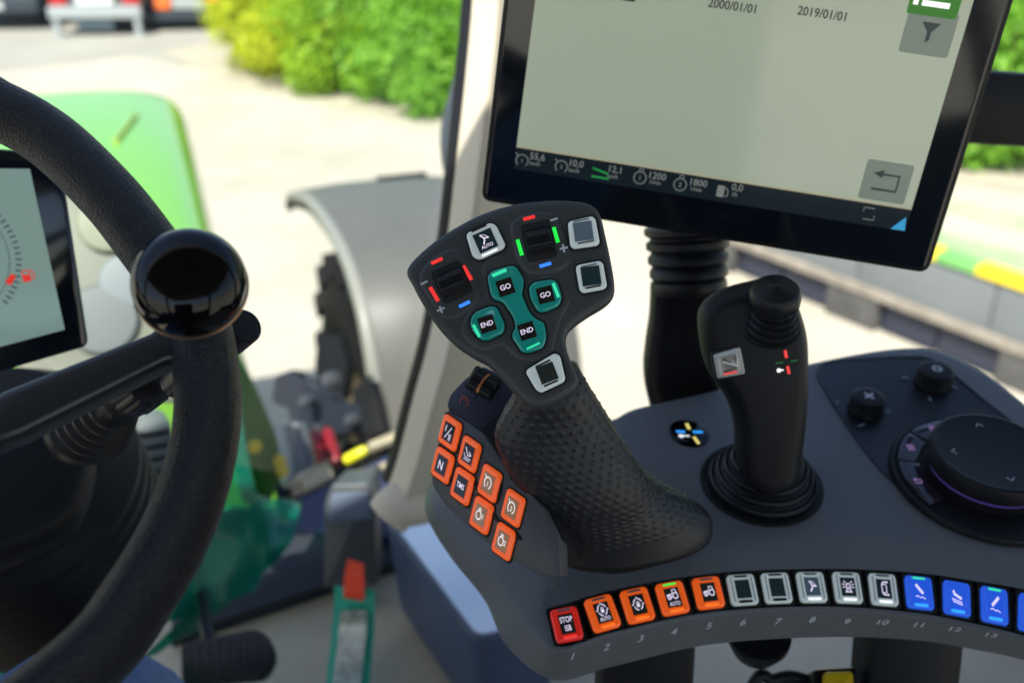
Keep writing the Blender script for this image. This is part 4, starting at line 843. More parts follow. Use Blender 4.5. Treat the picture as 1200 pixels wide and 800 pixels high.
m = MB(); m.slab(Fr(TR(.18, 1.24, ZF + .08), FX, Vector((0, 0, 1))), rrect(.9, .12, .03), -.02, .02, .006, .006); m.build('blocker_panel', M['shell_dark'], blocker)
rearw = thing('cab_rear_wall', TR(-.75, -.3, ZF), 'grey lower rear wall of the cab behind the seat', 'wall')
m = MB(); FW = Fr(TR(-.78, -.3, ZF + .30), RX, Vector((0, 0, 1))); m.slab(FW, rrect(.85, .32, .05), -.04, 0, .01, .01); m.build('wall_panel', M['shell'], rearw)
for i, (s_, l_) in enumerate(((-.78, -1.1), (-.78, .52), (.35, .85), (.35, -1.2))):
    pr_ = thing('cab_post', TR(s_, l_, ZF), ('grey rear left cab post', 'grey rear right cab post', 'grey cab door post on the right side of the driver', 'grey cab door post on the left side')[i], 'post')
    m = MB(); m.tube([TR(s_, l_, ZF - .02), TR(s_, l_, ZR)], .045, 20, p=3); m.build('post', M['shell'], pr_)
seat = thing('driver_seat', TR(-.30, -.32, ZF), 'black fabric driver seat under the seated person', 'seat')  # unseen seat, added to block low light from behind
sf = mat('seat_fabric', (.02, .022, .026), .9, bump=(900, .4, .001))
m = MB(); m.slab(Fr(TR(-.22, -.32, ZF + .33), RX, FX), rrect(.25, .26, .08), 0, .13, .04, .04); m.build('seat_cushion', sf, seat)
m = MB(); m.slab(Fr(TR(-.50, -.32, ZF + .75), RX, Vector((0, 0, 1)) - FX * .15), rrect(.24, .36, .08), -.06, .06, .04, .04); m.build('backrest', sf, seat)
m = MB(); m.lathe(TR(-.25, -.32, ZF), Vector((0, 0, 1)), [(0, .2), (.05, .2), (.08, .13), (.3, .13), (.33, .2)], 32); m.build('pedestal', M['soft'], seat)
# windscreen
GL_ = bpy.data.materials.new('windscreen_glass'); GL_.use_nodes = True; t_ = GL_.node_tree; b_ = t_.nodes['Principled BSDF']; t_.nodes.remove(b_)
tr_, gs_, mx_, fr_ = (t_.nodes.new('ShaderNode' + k) for k in ('BsdfTransparent', 'BsdfGlossy', 'MixShader', 'Fresnel'))
tr_.inputs[0].default_value = (.93, .965, .95, 1); gs_.inputs['Roughness'].default_value = .02; fr_.inputs[0].default_value = 1.45
ml_ = t_.nodes.new('ShaderNodeMath'); ml_.operation = 'MULTIPLY'; ml_.inputs[1].default_value = .22; t_.links.new(fr_.outputs[0], ml_.inputs[0]); t_.links.new(ml_.outputs[0], mx_.inputs[0]); t_.links.new(tr_.outputs[0], mx_.inputs[1]); t_.links.new(gs_.outputs[0], mx_.inputs[2]); t_.links.new(mx_.outputs[0], t_.nodes['Material Output'].inputs[0])
wp = [p + Vector((-.055, .02, 0)) for p in ctr[::3]]
cols = []
for k in range(15):
    f_ = k / 14
    cols.append([TR(*(lambda s0, l0: (s0 + .42 * math.sin(math.pi * .5 * min(1, f_ * 1.6)), l0 + (-1.15 - l0) * f_))(p.dot(FX), p.dot(RX)), p.z) for p in wp])
m = MB(); m.rings(cols, False)
wsn = m.build('windscreen', GL_, label='clear curved cab windscreen in front of the steering wheel', cat='windscreen', origin=TR(1.4, -.5, ZF), fix=False)

# ==================================================================  THINGS ON THE CAB FLOOR
tray = thing('side_tray', atd(520, 700, 1.2), 'dark tray with pale blue sky-tinted top beside the armrest, below the pillar', 'tray')
ZT = 2.10
tp = [onz(449, 603, ZT), onz(497, 567, ZT), onz(640, 600, ZT), onz(660, 700, ZT), onz(590, 742, ZT), onz(556, 748, ZT)]
m = MB(); cn = sum(tp, Vector()) / 6; FT = Fr(Vector((cn.x, cn.y, ZT)), Vector((1, 0, 0)), Vector((0, 1, 0)))
poly = rpoly([(p.x - cn.x, p.y - cn.y) for p in tp], .02, 4); m.puff(FT, poly, [(-.17, .012), (-.012, 0), (-.004, .001), (-.001, .004)]); m.build('tray_body', mat('tray_plastic', (.06, .085, .15), .4), tray, angle=40)
m = MB(); m.puff(FT, inset(poly, .006), [(-.002, 0), (.001, .001), (.0015, .003)]); m.build('tray_top', mat('sky_tinted_film', (.74, .84, .98), .2, coat=.3, var=.05, varscale=6), tray, angle=40)  # blue of the sky light put into the top's colour
hb = thing('pedal_housing', onz(410, 690, ZF), 'dark grey upright box with rounded top standing on the cab floor behind the red tag', 'box')
PB = Pl(atd(410, 630, 1.52), (-.02, -.93, .30)); m = MB(); q = rpoly([PB.uv(*p) for p in ((379, 690), (442, 685), (440, 585), (432, 566), (388, 568), (380, 590))], .006, 4); m.puff(PB.fr, q, [(-.10, .006), (-.008, 0), (-.002, .001), (0, .005)]); m.build('housing', mat('housing_plastic', (.06, .066, .075), .4), hb, angle=40)
m = MB(); q = rpoly([PB.uv(*p) for p in ((384, 612), (436, 608), (433, 575), (388, 577))], .006, 4); m.puff(PB.fr, q, [(-.002, 0), (.003, .001), (.004, .004)]); m.build('housing_lid', mat('lid_plastic', (.12, .15, .21), .35), hb, angle=40)
stp = thing('fastening_strap', onz(410, 790, ZF + .02), 'teal strap with clear sleeve and orange red end tab lying on the cab floor', 'strap')
def ribbon(pxs, z, hw, m_, name, par, th=.003):
    cs = [onz(x, y, z_) for (x, y), z_ in zip(pxs, z)]; cs = spline(cs, 24); m = MB(); R = []
    for i, p in enumerate(cs):
        t = (cs[min(i + 1, 23)] - cs[max(0, i - 1)]).normalized(); X = t.cross(Vector((0, 0, 1))).normalized(); wv = .003 * math.sin(i * 1.3)
        R.append([p - X * hw + Vector((0, 0, wv)), p + X * hw + Vector((0, 0, -wv)), p + X * hw + Vector((0, 0, th)), p - X * hw + Vector((0, 0, th))])
    m.rings(R, True, True, True); return m.build(name, m_, par, angle=40)
ribbon([(416, 690), (414, 735), (408, 800), (400, 900)], [2.05, 2.0, 1.96, 1.95], .030, mat('teal_webbing', (.02, .42, .28), .5, bump=(800, .4, .001)), 'webbing', stp)
ribbon([(415, 720), (413, 750), (407, 800), (402, 860)], [2.02, 2.0, 1.975, 1.96], .019, mat('clear_sleeve', (.30, .34, .26), .15, coat=.5, var=.5, varscale=60), 'sleeve', stp, .008)
ribbon([(417, 664), (416, 680), (415, 702)], [2.09, 2.07, 2.05], .014, mat('orange_red_tab', (.9, .07, .02), .4), 'end_tab', stp, .01)
ped = thing('foot_pedal', onz(265, 800, 2.0), 'black foot pedal pad with thin arm at the bottom left', 'pedal')
PD = Pl(atd(265, 768, 1.25), (-.1, -.55, .83)); m = MB(); q = rpoly([PD.uv(*p) for p in ((211, 752), (300, 735), (318, 748), (321, 772), (306, 796), (212, 806))], .012, 4); m.puff(PD.fr, q, [(-.03, .004), (-.004, 0), (-.001, .001), (0, .004)]); m.build('pedal_pad', M['rubber'], ped, angle=50)
m = MB(); m.tube([PD.p(240, 750, -.015), atd(236, 700, 1.34), atd(228, 640, 1.45)], .009, 16); m.build('pedal_arm', M['black'], ped)
m = MB()
for i in range(5):
    for j in range(8):
        x, y = 222 + j * 11.5, 758 + i * 10 - j * 1.6
        if x < 312: m.lathe(PD.p(x, y, -.0005), PD.n, [(0, .003), (.002, .0024), (.0022, 0)], 8)
tg = m.build('pad_studs', M['rubber'], ped); tg['kind'] = 'stuff'
bp = thing('brake_pedal', atd(160, 540, 1.25), 'grey green ribbed brake pedal behind the steering wheel rim', 'pedal')
PB2 = Pl(atd(160, 540, 1.22), (.1, -.75, .65)); m = MB(); q = [PB2.uv(*p) for p in cspline([(140, 500), (152, 482), (182, 478), (200, 500), (203, 560), (195, 590), (168, 598), (146, 590), (138, 560)], 4)]
m.puff(PB2.fr, q, [(-.02, .006), (-.004, 0), (0, .004)]); m.build('pedal_pad', mat('pedal_grey', (.07, .10, .10), .5), bp, angle=50)
for k, y in enumerate((505, 520, 535, 550, 564, 577)):
    m = MB(); m.tube([PB2.p(146, y + 2, .001), PB2.p(170, y + 5, .002), PB2.p(198, y, .001)], .0028, 8, .6); m.build('rib', M['rubber'], bp)
m = MB(); m.tube([PB2.p(172, 545, -.02), atd(172, 500, 1.4)], .011, 12); m.build('pedal_arm', M['black'], bp)

# teal protective film
FM = bpy.data.materials.new('teal_film'); FM.use_nodes = True; t_ = FM.node_tree; b_ = t_.nodes['Principled BSDF']
b_.inputs['Base Color'].default_value = (.004, .22, .15, 1); b_.inputs['Roughness'].default_value = .16; b_.inputs['Coat Weight'].default_value = .6
tr_, mx_ = t_.nodes.new('ShaderNodeBsdfTransparent'), t_.nodes.new('ShaderNodeMixShader'); tr_.inputs[0].default_value = (.12, .75, .56, 1); mx_.inputs[0].default_value = .42
t_.links.new(tr_.outputs[0], mx_.inputs[1]); t_.links.new(b_.outputs[0], mx_.inputs[2]); t_.links.new(mx_.outputs[0], t_.nodes['Material Output'].inputs[0])
def film(name, rows, amp, label, seed=0):
    g = np.random.default_rng(seed); m = MB(); ph = g.uniform(0, 6, 6); R = []
    for i in range(41):
        u = i / 40; row = []
        a = cr([atd(*r[0]) for r in rows], u * (len(rows) - 1)); b = cr([atd(*r[1]) for r in rows], u * (len(rows) - 1))
        for j in range(41):
            v = j / 40; p = a.lerp(b, v); h = amp * (2.2 * math.sin(2.2 * u + 3 * v + ph[0]) + 1.6 * abs(math.sin(3.1 * u - 4 * v + ph[1])) + .25 * math.sin(9 * v + 4 * u + ph[2]))
            row.append(p + Vector((h * .4, h * .3, h)))
        R.append(row)
    m.rings(R, False); me_v = len(m.v)
    o = m.build(name, FM, label=label, cat='film', origin=atd(*rows[-1][0]), fix=False, angle=60)
    md = o.modifiers.new('thickness', 'SOLIDIFY'); md.thickness = .0015
    return o
film('protective_film', [((258, 425, 1.40), (270, 425, 1.40)), ((238, 520, 1.36), (296, 560, 1.40)), ((212, 640, 1.33), (316, 630, 1.42)), ((190, 735, 1.30), (300, 690, 1.40))], .003, 'teal plastic film hanging upright right of the steering wheel rim', 3)
film('protective_film', [((296, 575, 1.47), (350, 598, 1.55)), ((285, 640, 1.42), (345, 618, 1.5)), ((240, 700, 1.36), (330, 650, 1.46)), ((150, 790, 1.28), (225, 742, 1.36))], .003, 'teal plastic film lying toward the pedal on the dark ledge', 5)
film('protective_film', [((-60, 700, 1.22), (120, 695, 1.25)), ((-60, 760, 1.18), (140, 740, 1.2)), ((-60, 830, 1.1), (160, 830, 1.1))], .008, 'green film with yellow glints at the bottom left corner by the knee', 8)

# yellow buckle below the console
bk = thing('seat_buckle', atd(985, 800, .95), 'black cable bundle with a yellow capped connector under the armrest', 'connector')
m = MB(); PBk = Pl(atd(985, 792, .74), (0, -.6, .8)); m.slab(PBk.fr, rpoly([PBk.uv(*p) for p in ((950, 830), (953, 783), (1006, 780), (1010, 830))], .004), -.03, 0, .003, .003); m.build('housing', M['black'], bk)
m = MB(); m.slab(PBk.fr, rpoly([PBk.uv(*p) for p in ((962, 830), (964, 788), (997, 787), (1000, 830))], .003), 0, .006, .002, .002); m.build('yellow_cap', mat('yellow_plastic', (.75, .52, .01), .35), bk)
for (pts_, r_) in ((((880, 812), (892, 795), (905, 801), (925, 797), (950, 803), (965, 812)), .005), (((915, 815), (930, 802), (945, 806), (962, 800)), .004), (((1012, 812), (1022, 796), (1032, 800), (1040, 820)), .006)):
    m = MB(); m.tube(spline([atd(x, y - 5, .76) for x, y in pts_], 24), r_, 12); m.build('cable', M['rubber'], bk)
ua = thing('round_cap', atd(890, 752, .74), 'black round cap peeking out under the numbered key row', 'cap')
m = MB(); m.lathe(atd(890, 741, .755), (0, -.2, 1), [(-.02, .018), (-.006, .024), (0, .024)], 40); m.build('cap', M['black'], ua)

# ==================================================================  PERSON (only the seated legs come into reach of the picture)
den = bpy.data.materials.new('denim'); den.use_nodes = True; t_ = den.node_tree; b_ = t_.nodes['Principled BSDF']; b_.inputs['Roughness'].default_value = .9
n1 = t_.nodes.new('ShaderNodeTexNoise'); n1.inputs['Scale'].default_value = 600; r1 = t_.nodes.new('ShaderNodeValToRGB'); r1.color_ramp.elements[0].color = (.035, .075, .19, 1); r1.color_ramp.elements[1].color = (.10, .17, .34, 1)
tc_ = t_.nodes.new('ShaderNodeTexCoord'); t_.links.new(tc_.outputs['Object'], n1.inputs[0]); t_.links.new(n1.outputs[0], r1.inputs[0]); t_.links.new(r1.outputs[0], b_.inputs['Base Color'])
bp_ = t_.nodes.new('ShaderNodeBump'); bp_.inputs['Strength'].default_value = .5; bp_.inputs['Distance'].default_value = .001; t_.links.new(n1.outputs[0], bp_.inputs['Height']); t_.links.new(bp_.outputs[0], b_.inputs['Normal'])
knee = atd(92, 822, .70)
me = bpy.data.meshes.new('person')
pel = Vector((-.46, -.12, 2.36))
J = [pel, pel + Vector((.12, .06, -.01)), knee.lerp(pel + Vector((.12, .06, 0)), .5), knee, knee + Vector((.0, .10, -.22)), knee + Vector((.02, .22, -.50)), knee + Vector((.03, .36, -.53)),
     pel + Vector((-.12, .06, -.01)), knee.lerp(pel, .5) + Vector((-.17, 0, 0)), knee + Vector((-.30, .0, 0)), knee + Vector((-.32, .10, -.22)), knee + Vector((-.32, .2, -.50)), knee + Vector((-.33, .34, -.53)), pel + Vector((0, -.03, .16)), pel + Vector((0, -.06, .30))]
me.from_pydata([tuple(j - pel) for j in J], [(0, 1), (1, 2), (2, 3), (3, 4), (4, 5), (5, 6), (0, 7), (7, 8), (8, 9), (9, 10), (10, 11), (11, 12), (0, 13), (13, 14)], [])
pe = bpy.data.objects.new('person', me); COL.objects.link(pe); pe.location = pel; me.materials.append(den)
tag(pe, 'seated person in blue jeans, only a knee showing below the steering wheel', 'person')
md = pe.modifiers.new('skin', 'SKIN'); rs = [.13, .11, .088, .078, .056, .042, .04, .11, .085, .068, .056, .042, .04, .13, .12]
for v, r in zip(me.skin_vertices[0].data, rs): v.radius = (r, r)
me.skin_vertices[0].data[0].use_root = True
ss = pe.modifiers.new('smooth', 'SUBSURF'); ss.levels = 2; ss.render_levels = 2

# ==================================================================  TRACTOR BONNET AND FRONT WHEEL
greenp = mat('green_paint', (.17, .46, .025), .22, coat=.6)
tractor = thing('tractor', TR(2.6, -.4, 0), 'front of the green tractor beyond the windscreen, with bonnet, grey mudguard and lugged front wheel', 'tractor')
def sub(name, loc, label):
    o = bpy.data.objects.new(name, None); COL.objects.link(o); o.parent = tractor; o.location = Vector(loc) - tractor.location; o.empty_display_size = .05; o['label'] = label; return o
hood = sub('bonnet', TR(2.8, -.42, 1.0), 'bright green bonnet')
R = []; ns = 40
for i in range(ns + 1):
    f_ = i / ns; s_ = 1.97 + 2.78 * f_; wtop = .52 - .03 * f_ ; zt = 1.98 + .06 * math.sin(math.pi * f_ * .8)
    if f_ > .93: k = (f_ - .93) / .07; zt -= .12 * k * k; wtop -= .05 * k * k; 
    sec = [(-wtop - .03, zt - .95), (-wtop - .02, zt - .45), (-wtop, zt - .13), (-wtop + .12, zt - .015), (0, zt + .015), (wtop - .12, zt - .015), (wtop, zt - .13), (wtop + .02, zt - .45), (wtop + .03, zt - .95)]
    sec = spline([(a, b) for a, b in sec], 41); R.append([TR(s_, -.44 + a.x, a.y) for a in sec])
m = MB(); m.rings(R, False); m.f.append(tuple(range(41))[::-1]); m.m.append(0); m.f.append(tuple(ns * 41 + j for j in range(41))); m.m.append(0)
hd = m.build('bonnet_shell', greenp, hood, angle=60)
m = MB(); a, b = TR(3.65, -.20, 2.044), TR(4.05, -.13, 2.036)
for p in ((a, b),): m.tube([p[0], p[1]], .022, 12, .3)
m.build('yellow_decal', mat('yellow_decal', (.50, .55, .08), .4), hood)
# lower side with yellow points, its shade painted as dark green
m = MB(); PG = Pl(atd(300, 500, 1.75), (.72, -.66, .2)); q = rpoly([PG.uv(*p) for p in ((262, 415), (285, 420), (305, 462), (325, 510), (334, 548), (318, 590), (300, 600))], .01, 4); m.puff(PG.fr, q, [(-.05, .004), (-.004, 0), (0, .004)]); m.build('side_panel', mat('shaded_green_paint', (.008, .10, .006), .6, spec=.2), hood, angle=50)
for (x, y) in ((298, 523), (327, 540), (330, 551)): m = MB(); m.lathe(PG.p(x, y), PG.n, [(0, .012), (.006, .012), (.008, 0)], 12); m.build('yellow_cap', mat('cap_yellow', (.6, .45, .01), .4), hood)
whl = sub('front_wheel', TR(2.85, .64, 0), 'lugged front right wheel')
wz, wR, l0, l1 = .92, .87, .42, .90; cs_ = 2.85
m = MB(); prof_ = [(l0 + .06, .55), (l0 + .01, .62), (l0, .72), (l0 + .03, .82), (l0 + .10, .85), (l1 - .10, .85), (l1 - .03, .82), (l1, .72), (l1 - .01, .62), (l1 - .06, .55)]
tyrem = mat('tyre_rubber', (.011, .011, .013), .8, spec=.25, bump=(60, .4, .004), var=.3, varscale=12)
m.rings([[TR(cs_ + r * math.cos(2 * math.pi * j / 64), l, wz + r * math.sin(2 * math.pi * j / 64)) for l, r in prof_] for j in range(65)], False); m.build('tyre', tyrem, whl, angle=50)
for k in range(22):
    for sd_ in (0, 1):
        a0_ = 2 * math.pi * (k + .5 * sd_) / 22; m = MB(); lm = (l0 + l1) / 2; le = l0 + .0 if sd_ == 0 else l1
        vs = []
        for (l, da, r0_, r1_) in ((lm + (.03 if sd_ == 0 else -.03), .16, .845, .90), (le, 0, .80, .875)):
            for (rr_, dd) in ((r0_, -.045), (r1_, -.035), (r1_, .035), (r0_, .045)): a_ = a0_ + da + dd; vs.append(TR(cs_ + rr_ * math.cos(a_), l, wz + rr_ * math.sin(a_)))
        m.add(vs, [(0, 1, 2, 3), (7, 6, 5, 4), (0, 4, 5, 1), (1, 5, 6, 2), (2, 6, 7, 3), (3, 7, 4, 0)]); m.build('tread_lug', tyrem, whl, smooth=False)
m = MB(); m.rings([[TR(cs_ + r * math.cos(2 * math.pi * j / 48), l, wz + r * math.sin(2 * math.pi * j / 48)) for l, r in ((l0 + .04, .57), (l0 + .05, .54), (l0 + .12, .50), (l0 + .2, .46), (l0 + .22, .15), (l0 + .1, .14), (l0 + .1, .0))] for j in range(49)], False); m.build('rim', mat('rim_reflection_brown', (.32, .27, .17), .4, metal=.2, var=.2, varscale=6), whl, angle=40)  # brownish reflection on the rim put into its colour
for k in range(8):
    a_ = 2 * math.pi * k / 8; m = MB(); m.lathe(TR(cs_ + .22 * math.cos(a_), l0 + .2, wz + .22 * math.sin(a_)), -RX, [(0, .022), (.03, .022), (.032, 0)], 6); m.build('wheel_nut', M['steel'], whl)
fen = sub('front_mudguard', TR(2.8, .66, 1.95), 'grey mudguard over the right front wheel')
fp = [(3.80, 1.72), (3.70, 1.79), (3.45, 1.87), (3.15, 1.95), (2.8, 2.00), (2.5, 2.01), (2.32, 1.96), (2.22, 1.86), (2.15, 1.70), (2.10, 1.50), (2.08, 1.35)]
fs_ = spline(fp, 48); m = MB(); R = []
sec = [(.385, -.05), (.385, -.01), (.40, 0), (.55, .012), (.77, .012), (.93, 0), (.945, -.01), (.945, -.05)]
for i, p in enumerate(fs_):
    t = (fs_[min(47, i + 1)] - fs_[max(0, i - 1)]).normalized(); nx, nz = -t.y, t.x
    if nz < 0: nx, nz = -nx, -nz
    R.append([TR(p.x + nx * h, l, p.y + nz * h) for l, h in sec + [(l, h - .012) for l, h in sec[::-1]]])
m.rings(R, True, True, True); m.build('guard_shell', mat('grey_guard_plastic', (.105, .106, .096), .5, bump=(300, .15, .001), var=.05, varscale=5), fen, angle=40)
m = MB(); m.tube([TR(p.x, .388, p.y - .02) for p in fs_], .02, 12); m.build('guard_lip_highlight', mat('edge_highlight_grey', (.24, .24, .21), .4), fen, angle=60)  # lip tube in paler grey, the edge highlight put into its colour
m = MB(); m.slab(Fr(TR(3.35, .74, 1.92), RX * .09, FX * .02 - Vector((0, 0, .004))), rrect(1, 1, .3), -.02, .006, .002, .1); m.build('rubber_plug', M['rubber'], fen)
# axle and chassis clutter below the bonnet
chs = sub('chassis', TR(2.2, .1, 1.0), 'dark chassis')
navy = mat('dark_chassis_paint', (.022, .028, .05), .4)
def tbox(name, s0, s1, la, lb, z0, z1, m_, par, bev=.01):
    c = TR((s0 + s1) / 2, (la + lb) / 2, (z0 + z1) / 2); m = MB(); m.slab(Fr(Vector((c.x, c.y, z0)), RX, FX), rpoly([(-(lb - la) / 2, -(s1 - s0) / 2), ((lb - la) / 2, -(s1 - s0) / 2), ((lb - la) / 2, (s1 - s0) / 2), (-(lb - la) / 2, (s1 - s0) / 2)], bev), 0, z1 - z0, bev * .5, bev * .5); return m.build(name, m_, par)
tbox('frame_beam', .9, 4.1, -.35, .12, .75, 1.15, navy, chs); tbox('axle_beam', 2.72, 2.98, -.3, .6, .75, 1.05, M['black'], chs); tbox('valve_block', 2.15, 2.5, .02, .28, 1.1, 1.5, M['black'], chs); tbox('filter_box', 1.75, 2.05, .0, .30, 1.25, 1.55, navy, chs); tbox('step_box', 1.5, 2.3, .15, .62, .9, 1.18, navy, chs)
darkp = mat('shadow_black_plastic', (.004, .005, .007), .7, spec=.2); navyd = mat('dark_navy_paint', (.008, .011, .022), .5, spec=.3)
for nm_, px_, d_, m_ in (('shade_plate', ((412, 455), (436, 445), (448, 490), (460, 565), (428, 575), (416, 510)), 2.25, darkp), ('bracket_plate', ((335, 455), (352, 440), (372, 452), (400, 470), (420, 480), (424, 505), (380, 512), (338, 492)), 2.05, navyd),  # first plate is added, its black stands for shade between tyre and mudguard
                         ('bracket_plate', ((322, 440), (345, 432), (360, 462), (340, 480), (318, 470)), 2.2, navyd), ('valve_body', ((372, 395), (398, 390), (408, 430), (402, 470), (378, 468), (368, 430)), 2.3, darkp)):
    PZ = Pl(atd(sum(p[0] for p in px_) / len(px_), sum(p[1] for p in px_) / len(px_), d_), (-.25, -.85, .45)); m = MB(); m.puff(PZ.fr, rpoly([PZ.uv(*p) for p in px_], .008, 3), [(-.05, .004), (-.004, 0), (0, .004)]); m.build(nm_, m_, chs, angle=45)
for x_, y_, r_ in ((385, 445, .016), (357, 470, .012), (410, 492, .012), (372, 502, .009)):
    m = MB(); m.lathe(atd(x_, y_, 2.0), (-.2, -.9, .4), [(-.03, r_), (.0, r_), (.004, r_ * .9), (.004, r_ * .5), (.012, r_ * .5), (.012, 0)], 16); m.build('fitting', mat('dull_fitting', (.08, .085, .10), .5, metal=.5), chs)
for k in range(5):
    m = MB(); z_ = 1.3 + .07 * k; m.tube(spline([TR(1.7 + .1 * k, .0, z_), TR(2.1, .22 + .02 * k, z_ + .12), TR(2.5, .30, z_ - .1), TR(2.8, .42, z_ - .25)], 20), .018, 10); m.build('hose', M['rubber'], chs)
sh = sub('access_step', TR(1.7, .35, 1.2), 'navy step plate with cream grip strips')
PX = Pl(atd(460, 560, 1.75), (0, -.25, .97)); m = MB(); q = rpoly([PX.uv(*p) for p in ((335, 620), (345, 585), (500, 510), (540, 500), (520, 600), (480, 630))], .01, 3); m.puff(PX.fr, q, [(-.05, 0), (-.004, 0), (0, .003)]); m.build('step_plate', mat('navy_plate', (.03, .04, .09), .4), sh)
cs2 = mat('cream_strip', (.42, .36, .24), .5)
for (p, hw) in ((((346, 575), (380, 555), (386, 542), (348, 560)), 0), (((352, 582), (392, 562), (388, 550), (356, 566)), 0), (((424, 561), (460, 549), (458, 543), (424, 553)), 0), (((430, 532), (475, 515), (473, 505), (432, 522)), 0)):
    m = MB(); m.puff(PX.fr, rpoly([PX.uv(*q_) for q_ in p], .004, 3), [(.001, 0), (.010, .001), (.012, .004)]); m.build('grip_strip', cs2, sh)
for k, (x0_, y0_, x1_, y1_) in enumerate(((368, 505, 378, 545), (383, 503, 395, 542))):
    m = MB(); a, b = atd(x0_, y0_, 1.85), atd(x1_, y1_, 1.8); m.lathe(b, a - b, [(0, .009), (.005, .011), ((a - b).length * .9, .011), ((a - b).length, .007)], 20)
    m.build('hydraulic_coupler', mat('dark_red', (.22, .008, .012), .35), tractor)
m = MB(); a, b = atd(404, 540, 1.7), atd(430, 526, 1.7); m.lathe(a, b - a, [(0, .007), (.004, .0095), ((b - a).length * .8, .0095), ((b - a).length, .007)], 20); m.build('yellow_handle', mat('bright_yellow', (.75, .68, .01), .35), tractor)
for k, (px_, m_) in enumerate((((330, 505, 344, 565), 'pale'), ((348, 500, 362, 560), 'grey'))):
    m = MB(); a, b = atd(px_[0], px_[1], 1.95), atd(px_[2], px_[3], 1.9); m.tube([a, b], .022, 16); m.build('cylinder_tube', mat('tube_' + m_, (.20, .24, .25) if k == 0 else (.08, .09, .10), .4), chs)
# dashboard cowl behind the instrument display
cow = thing('dash_cowl', atd(130, 330, 1.25), 'pale grey dash cowl with round covers between instrument display and wheel rim', 'cowl')
m = MB(); PQ = Pl(atd(130, 330, 1.30), (.2, -.8, .56)); q = [PQ.uv(*p) for p in cspline([(20, 200), (80, 195), (110, 230), (150, 262), (185, 310), (215, 350), (238, 420), (220, 470), (120, 460), (20, 440)], 4)]; m.puff(PQ.fr, q, [(-.08, .01), (-.01, 0), (-.003, .003), (0, .012)]); m.build('cowl_shell', mat('cowl_plastic', (.17, .18, .14), .5), cow, angle=60)
for (x, y, r_, c_) in ((128, 262, .040, (.20, .22, .15)), (150, 330, .036, (.16, .19, .21)), (120, 375, .046, (.11, .13, .14)), (172, 300, .024, (.10, .14, .19))): m = MB(); m.lathe(PQ.p(x, y), PQ.n, [(0, r_), (.006, r_), (.009, r_ * .92), (.010, r_ * .6), (.010, 0)], 40); m.build('round_cover', mat('cover_grey', c_, .5), cow)
m = MB(); m.lathe(atd(69, 210, 1.15), (0, -1, .2), [(0, .012), (.01, .012), (.013, .006), (.013, 0)], 20); m.build('red_button', mat('red_pink', (.8, .03, .08), .3), cow)
# mirror beside the pillar
mir = sub('door_mirror', atd(538, 155, 1.6), 'dark rounded mirror housing')
m = MB(); PM = Pl(atd(545, 160, 1.55), (-.5, -.85, .1)); q = [PM.uv(*p) for p in cspline([(536, 82), (522, 115), (513, 155), (516, 198), (533, 225), (580, 225), (590, 160), (575, 90)], 4)]; m.puff(PM.fr, q, [(-.06, .03), (-.04, .008), (-.02, 0), (-.004, .002), (0, .01)]); m.build('mirror_housing', mat('mirror_plastic', (.05, .065, .085), .4), mir, angle=60)
m = MB(); m.tube([PM.p(560, 100, -.03), PM.p(575, -40, -.03)], .012, 12); m.build('mirror_arm', M['black'], mir)

# ==================================================================  OUTSIDE GROUND
def nodes_ground(name, c1, c2, sc):
    m = bpy.data.materials.new(name); m.use_nodes = True; t = m.node_tree; b = t.nodes['Principled BSDF']; b.inputs['Roughness'].default_value = .9
    tc = t.nodes.new('ShaderNodeTexCoord'); n = t.nodes.new('ShaderNodeTexNoise'); n.inputs['Scale'].default_value = sc; n.inputs['Detail'].default_value = 8; n.inputs['Roughness'].default_value = .65
    r = t.nodes.new('ShaderNodeValToRGB'); r.color_ramp.elements[0].position = .32; r.color_ramp.elements[1].position = .68; r.color_ramp.elements[0].color = (*c1, 1); r.color_ramp.elements[1].color = (*c2, 1)
    t.links.new(tc.outputs['Object'], n.inputs[0]); t.links.new(n.outputs[0], r.inputs[0]); t.links.new(r.outputs[0], b.inputs['Base Color'])
    n2 = t.nodes.new('ShaderNodeTexNoise'); n2.inputs['Scale'].default_value = 90; bp = t.nodes.new('ShaderNodeBump'); bp.inputs['Strength'].default_value = .4; bp.inputs['Distance'].default_value = .01
    t.links.new(tc.outputs['Object'], n2.inputs[0]); t.links.new(n2.outputs[0], bp.inputs['Height']); t.links.new(bp.outputs[0], b.inputs['Normal']); return m
m = MB(); m.fill(Fr((0, 0, 0), (1, 0, 0), (0, 1, 0)), [(-250, -250), (250, -250), (250, 250), (-250, 250)], 0); m.build('ground', nodes_ground('pale_concrete', (.36, .335, .265), (.50, .47, .385), .45), kind='structure', fix=False)
def sheet(name, pxs, z, m_, **kw):
    p = [onz(x, y, 0) for x, y in pxs]; m = MB(); m.add([(q.x, q.y, z) for q in p], [tuple(range(len(p)))]); return m.build(name, m_, fix=False, **kw)
sheet('far_road', [(-500, 105), (0, 84), (60, 76), (150, 66), (215, 78), (258, 70), (262, 10), (-500, 10)], .004, nodes_ground('grey_asphalt', (.30, .29, .25), (.36, .35, .30), .8), kind='structure')
sheet('verge', [(190, 62), (262, 92), (330, 112), (400, 128), (470, 140), (545, 152), (700, 168), (900, 190), (1160, 218), (1400, 258), (1400, 190), (900, 140), (540, 100), (250, 50)], .008, nodes_ground('dusty_verge', (.36, .32, .24), (.46, .42, .33), 3), kind='structure')
sheet('green_line', [(1105, 232), (1400, 300), (1400, 318), (1100, 246)], .008, mat('faded_green_line', (.36, .43, .26), .8, var=.4, varscale=3), kind='structure')
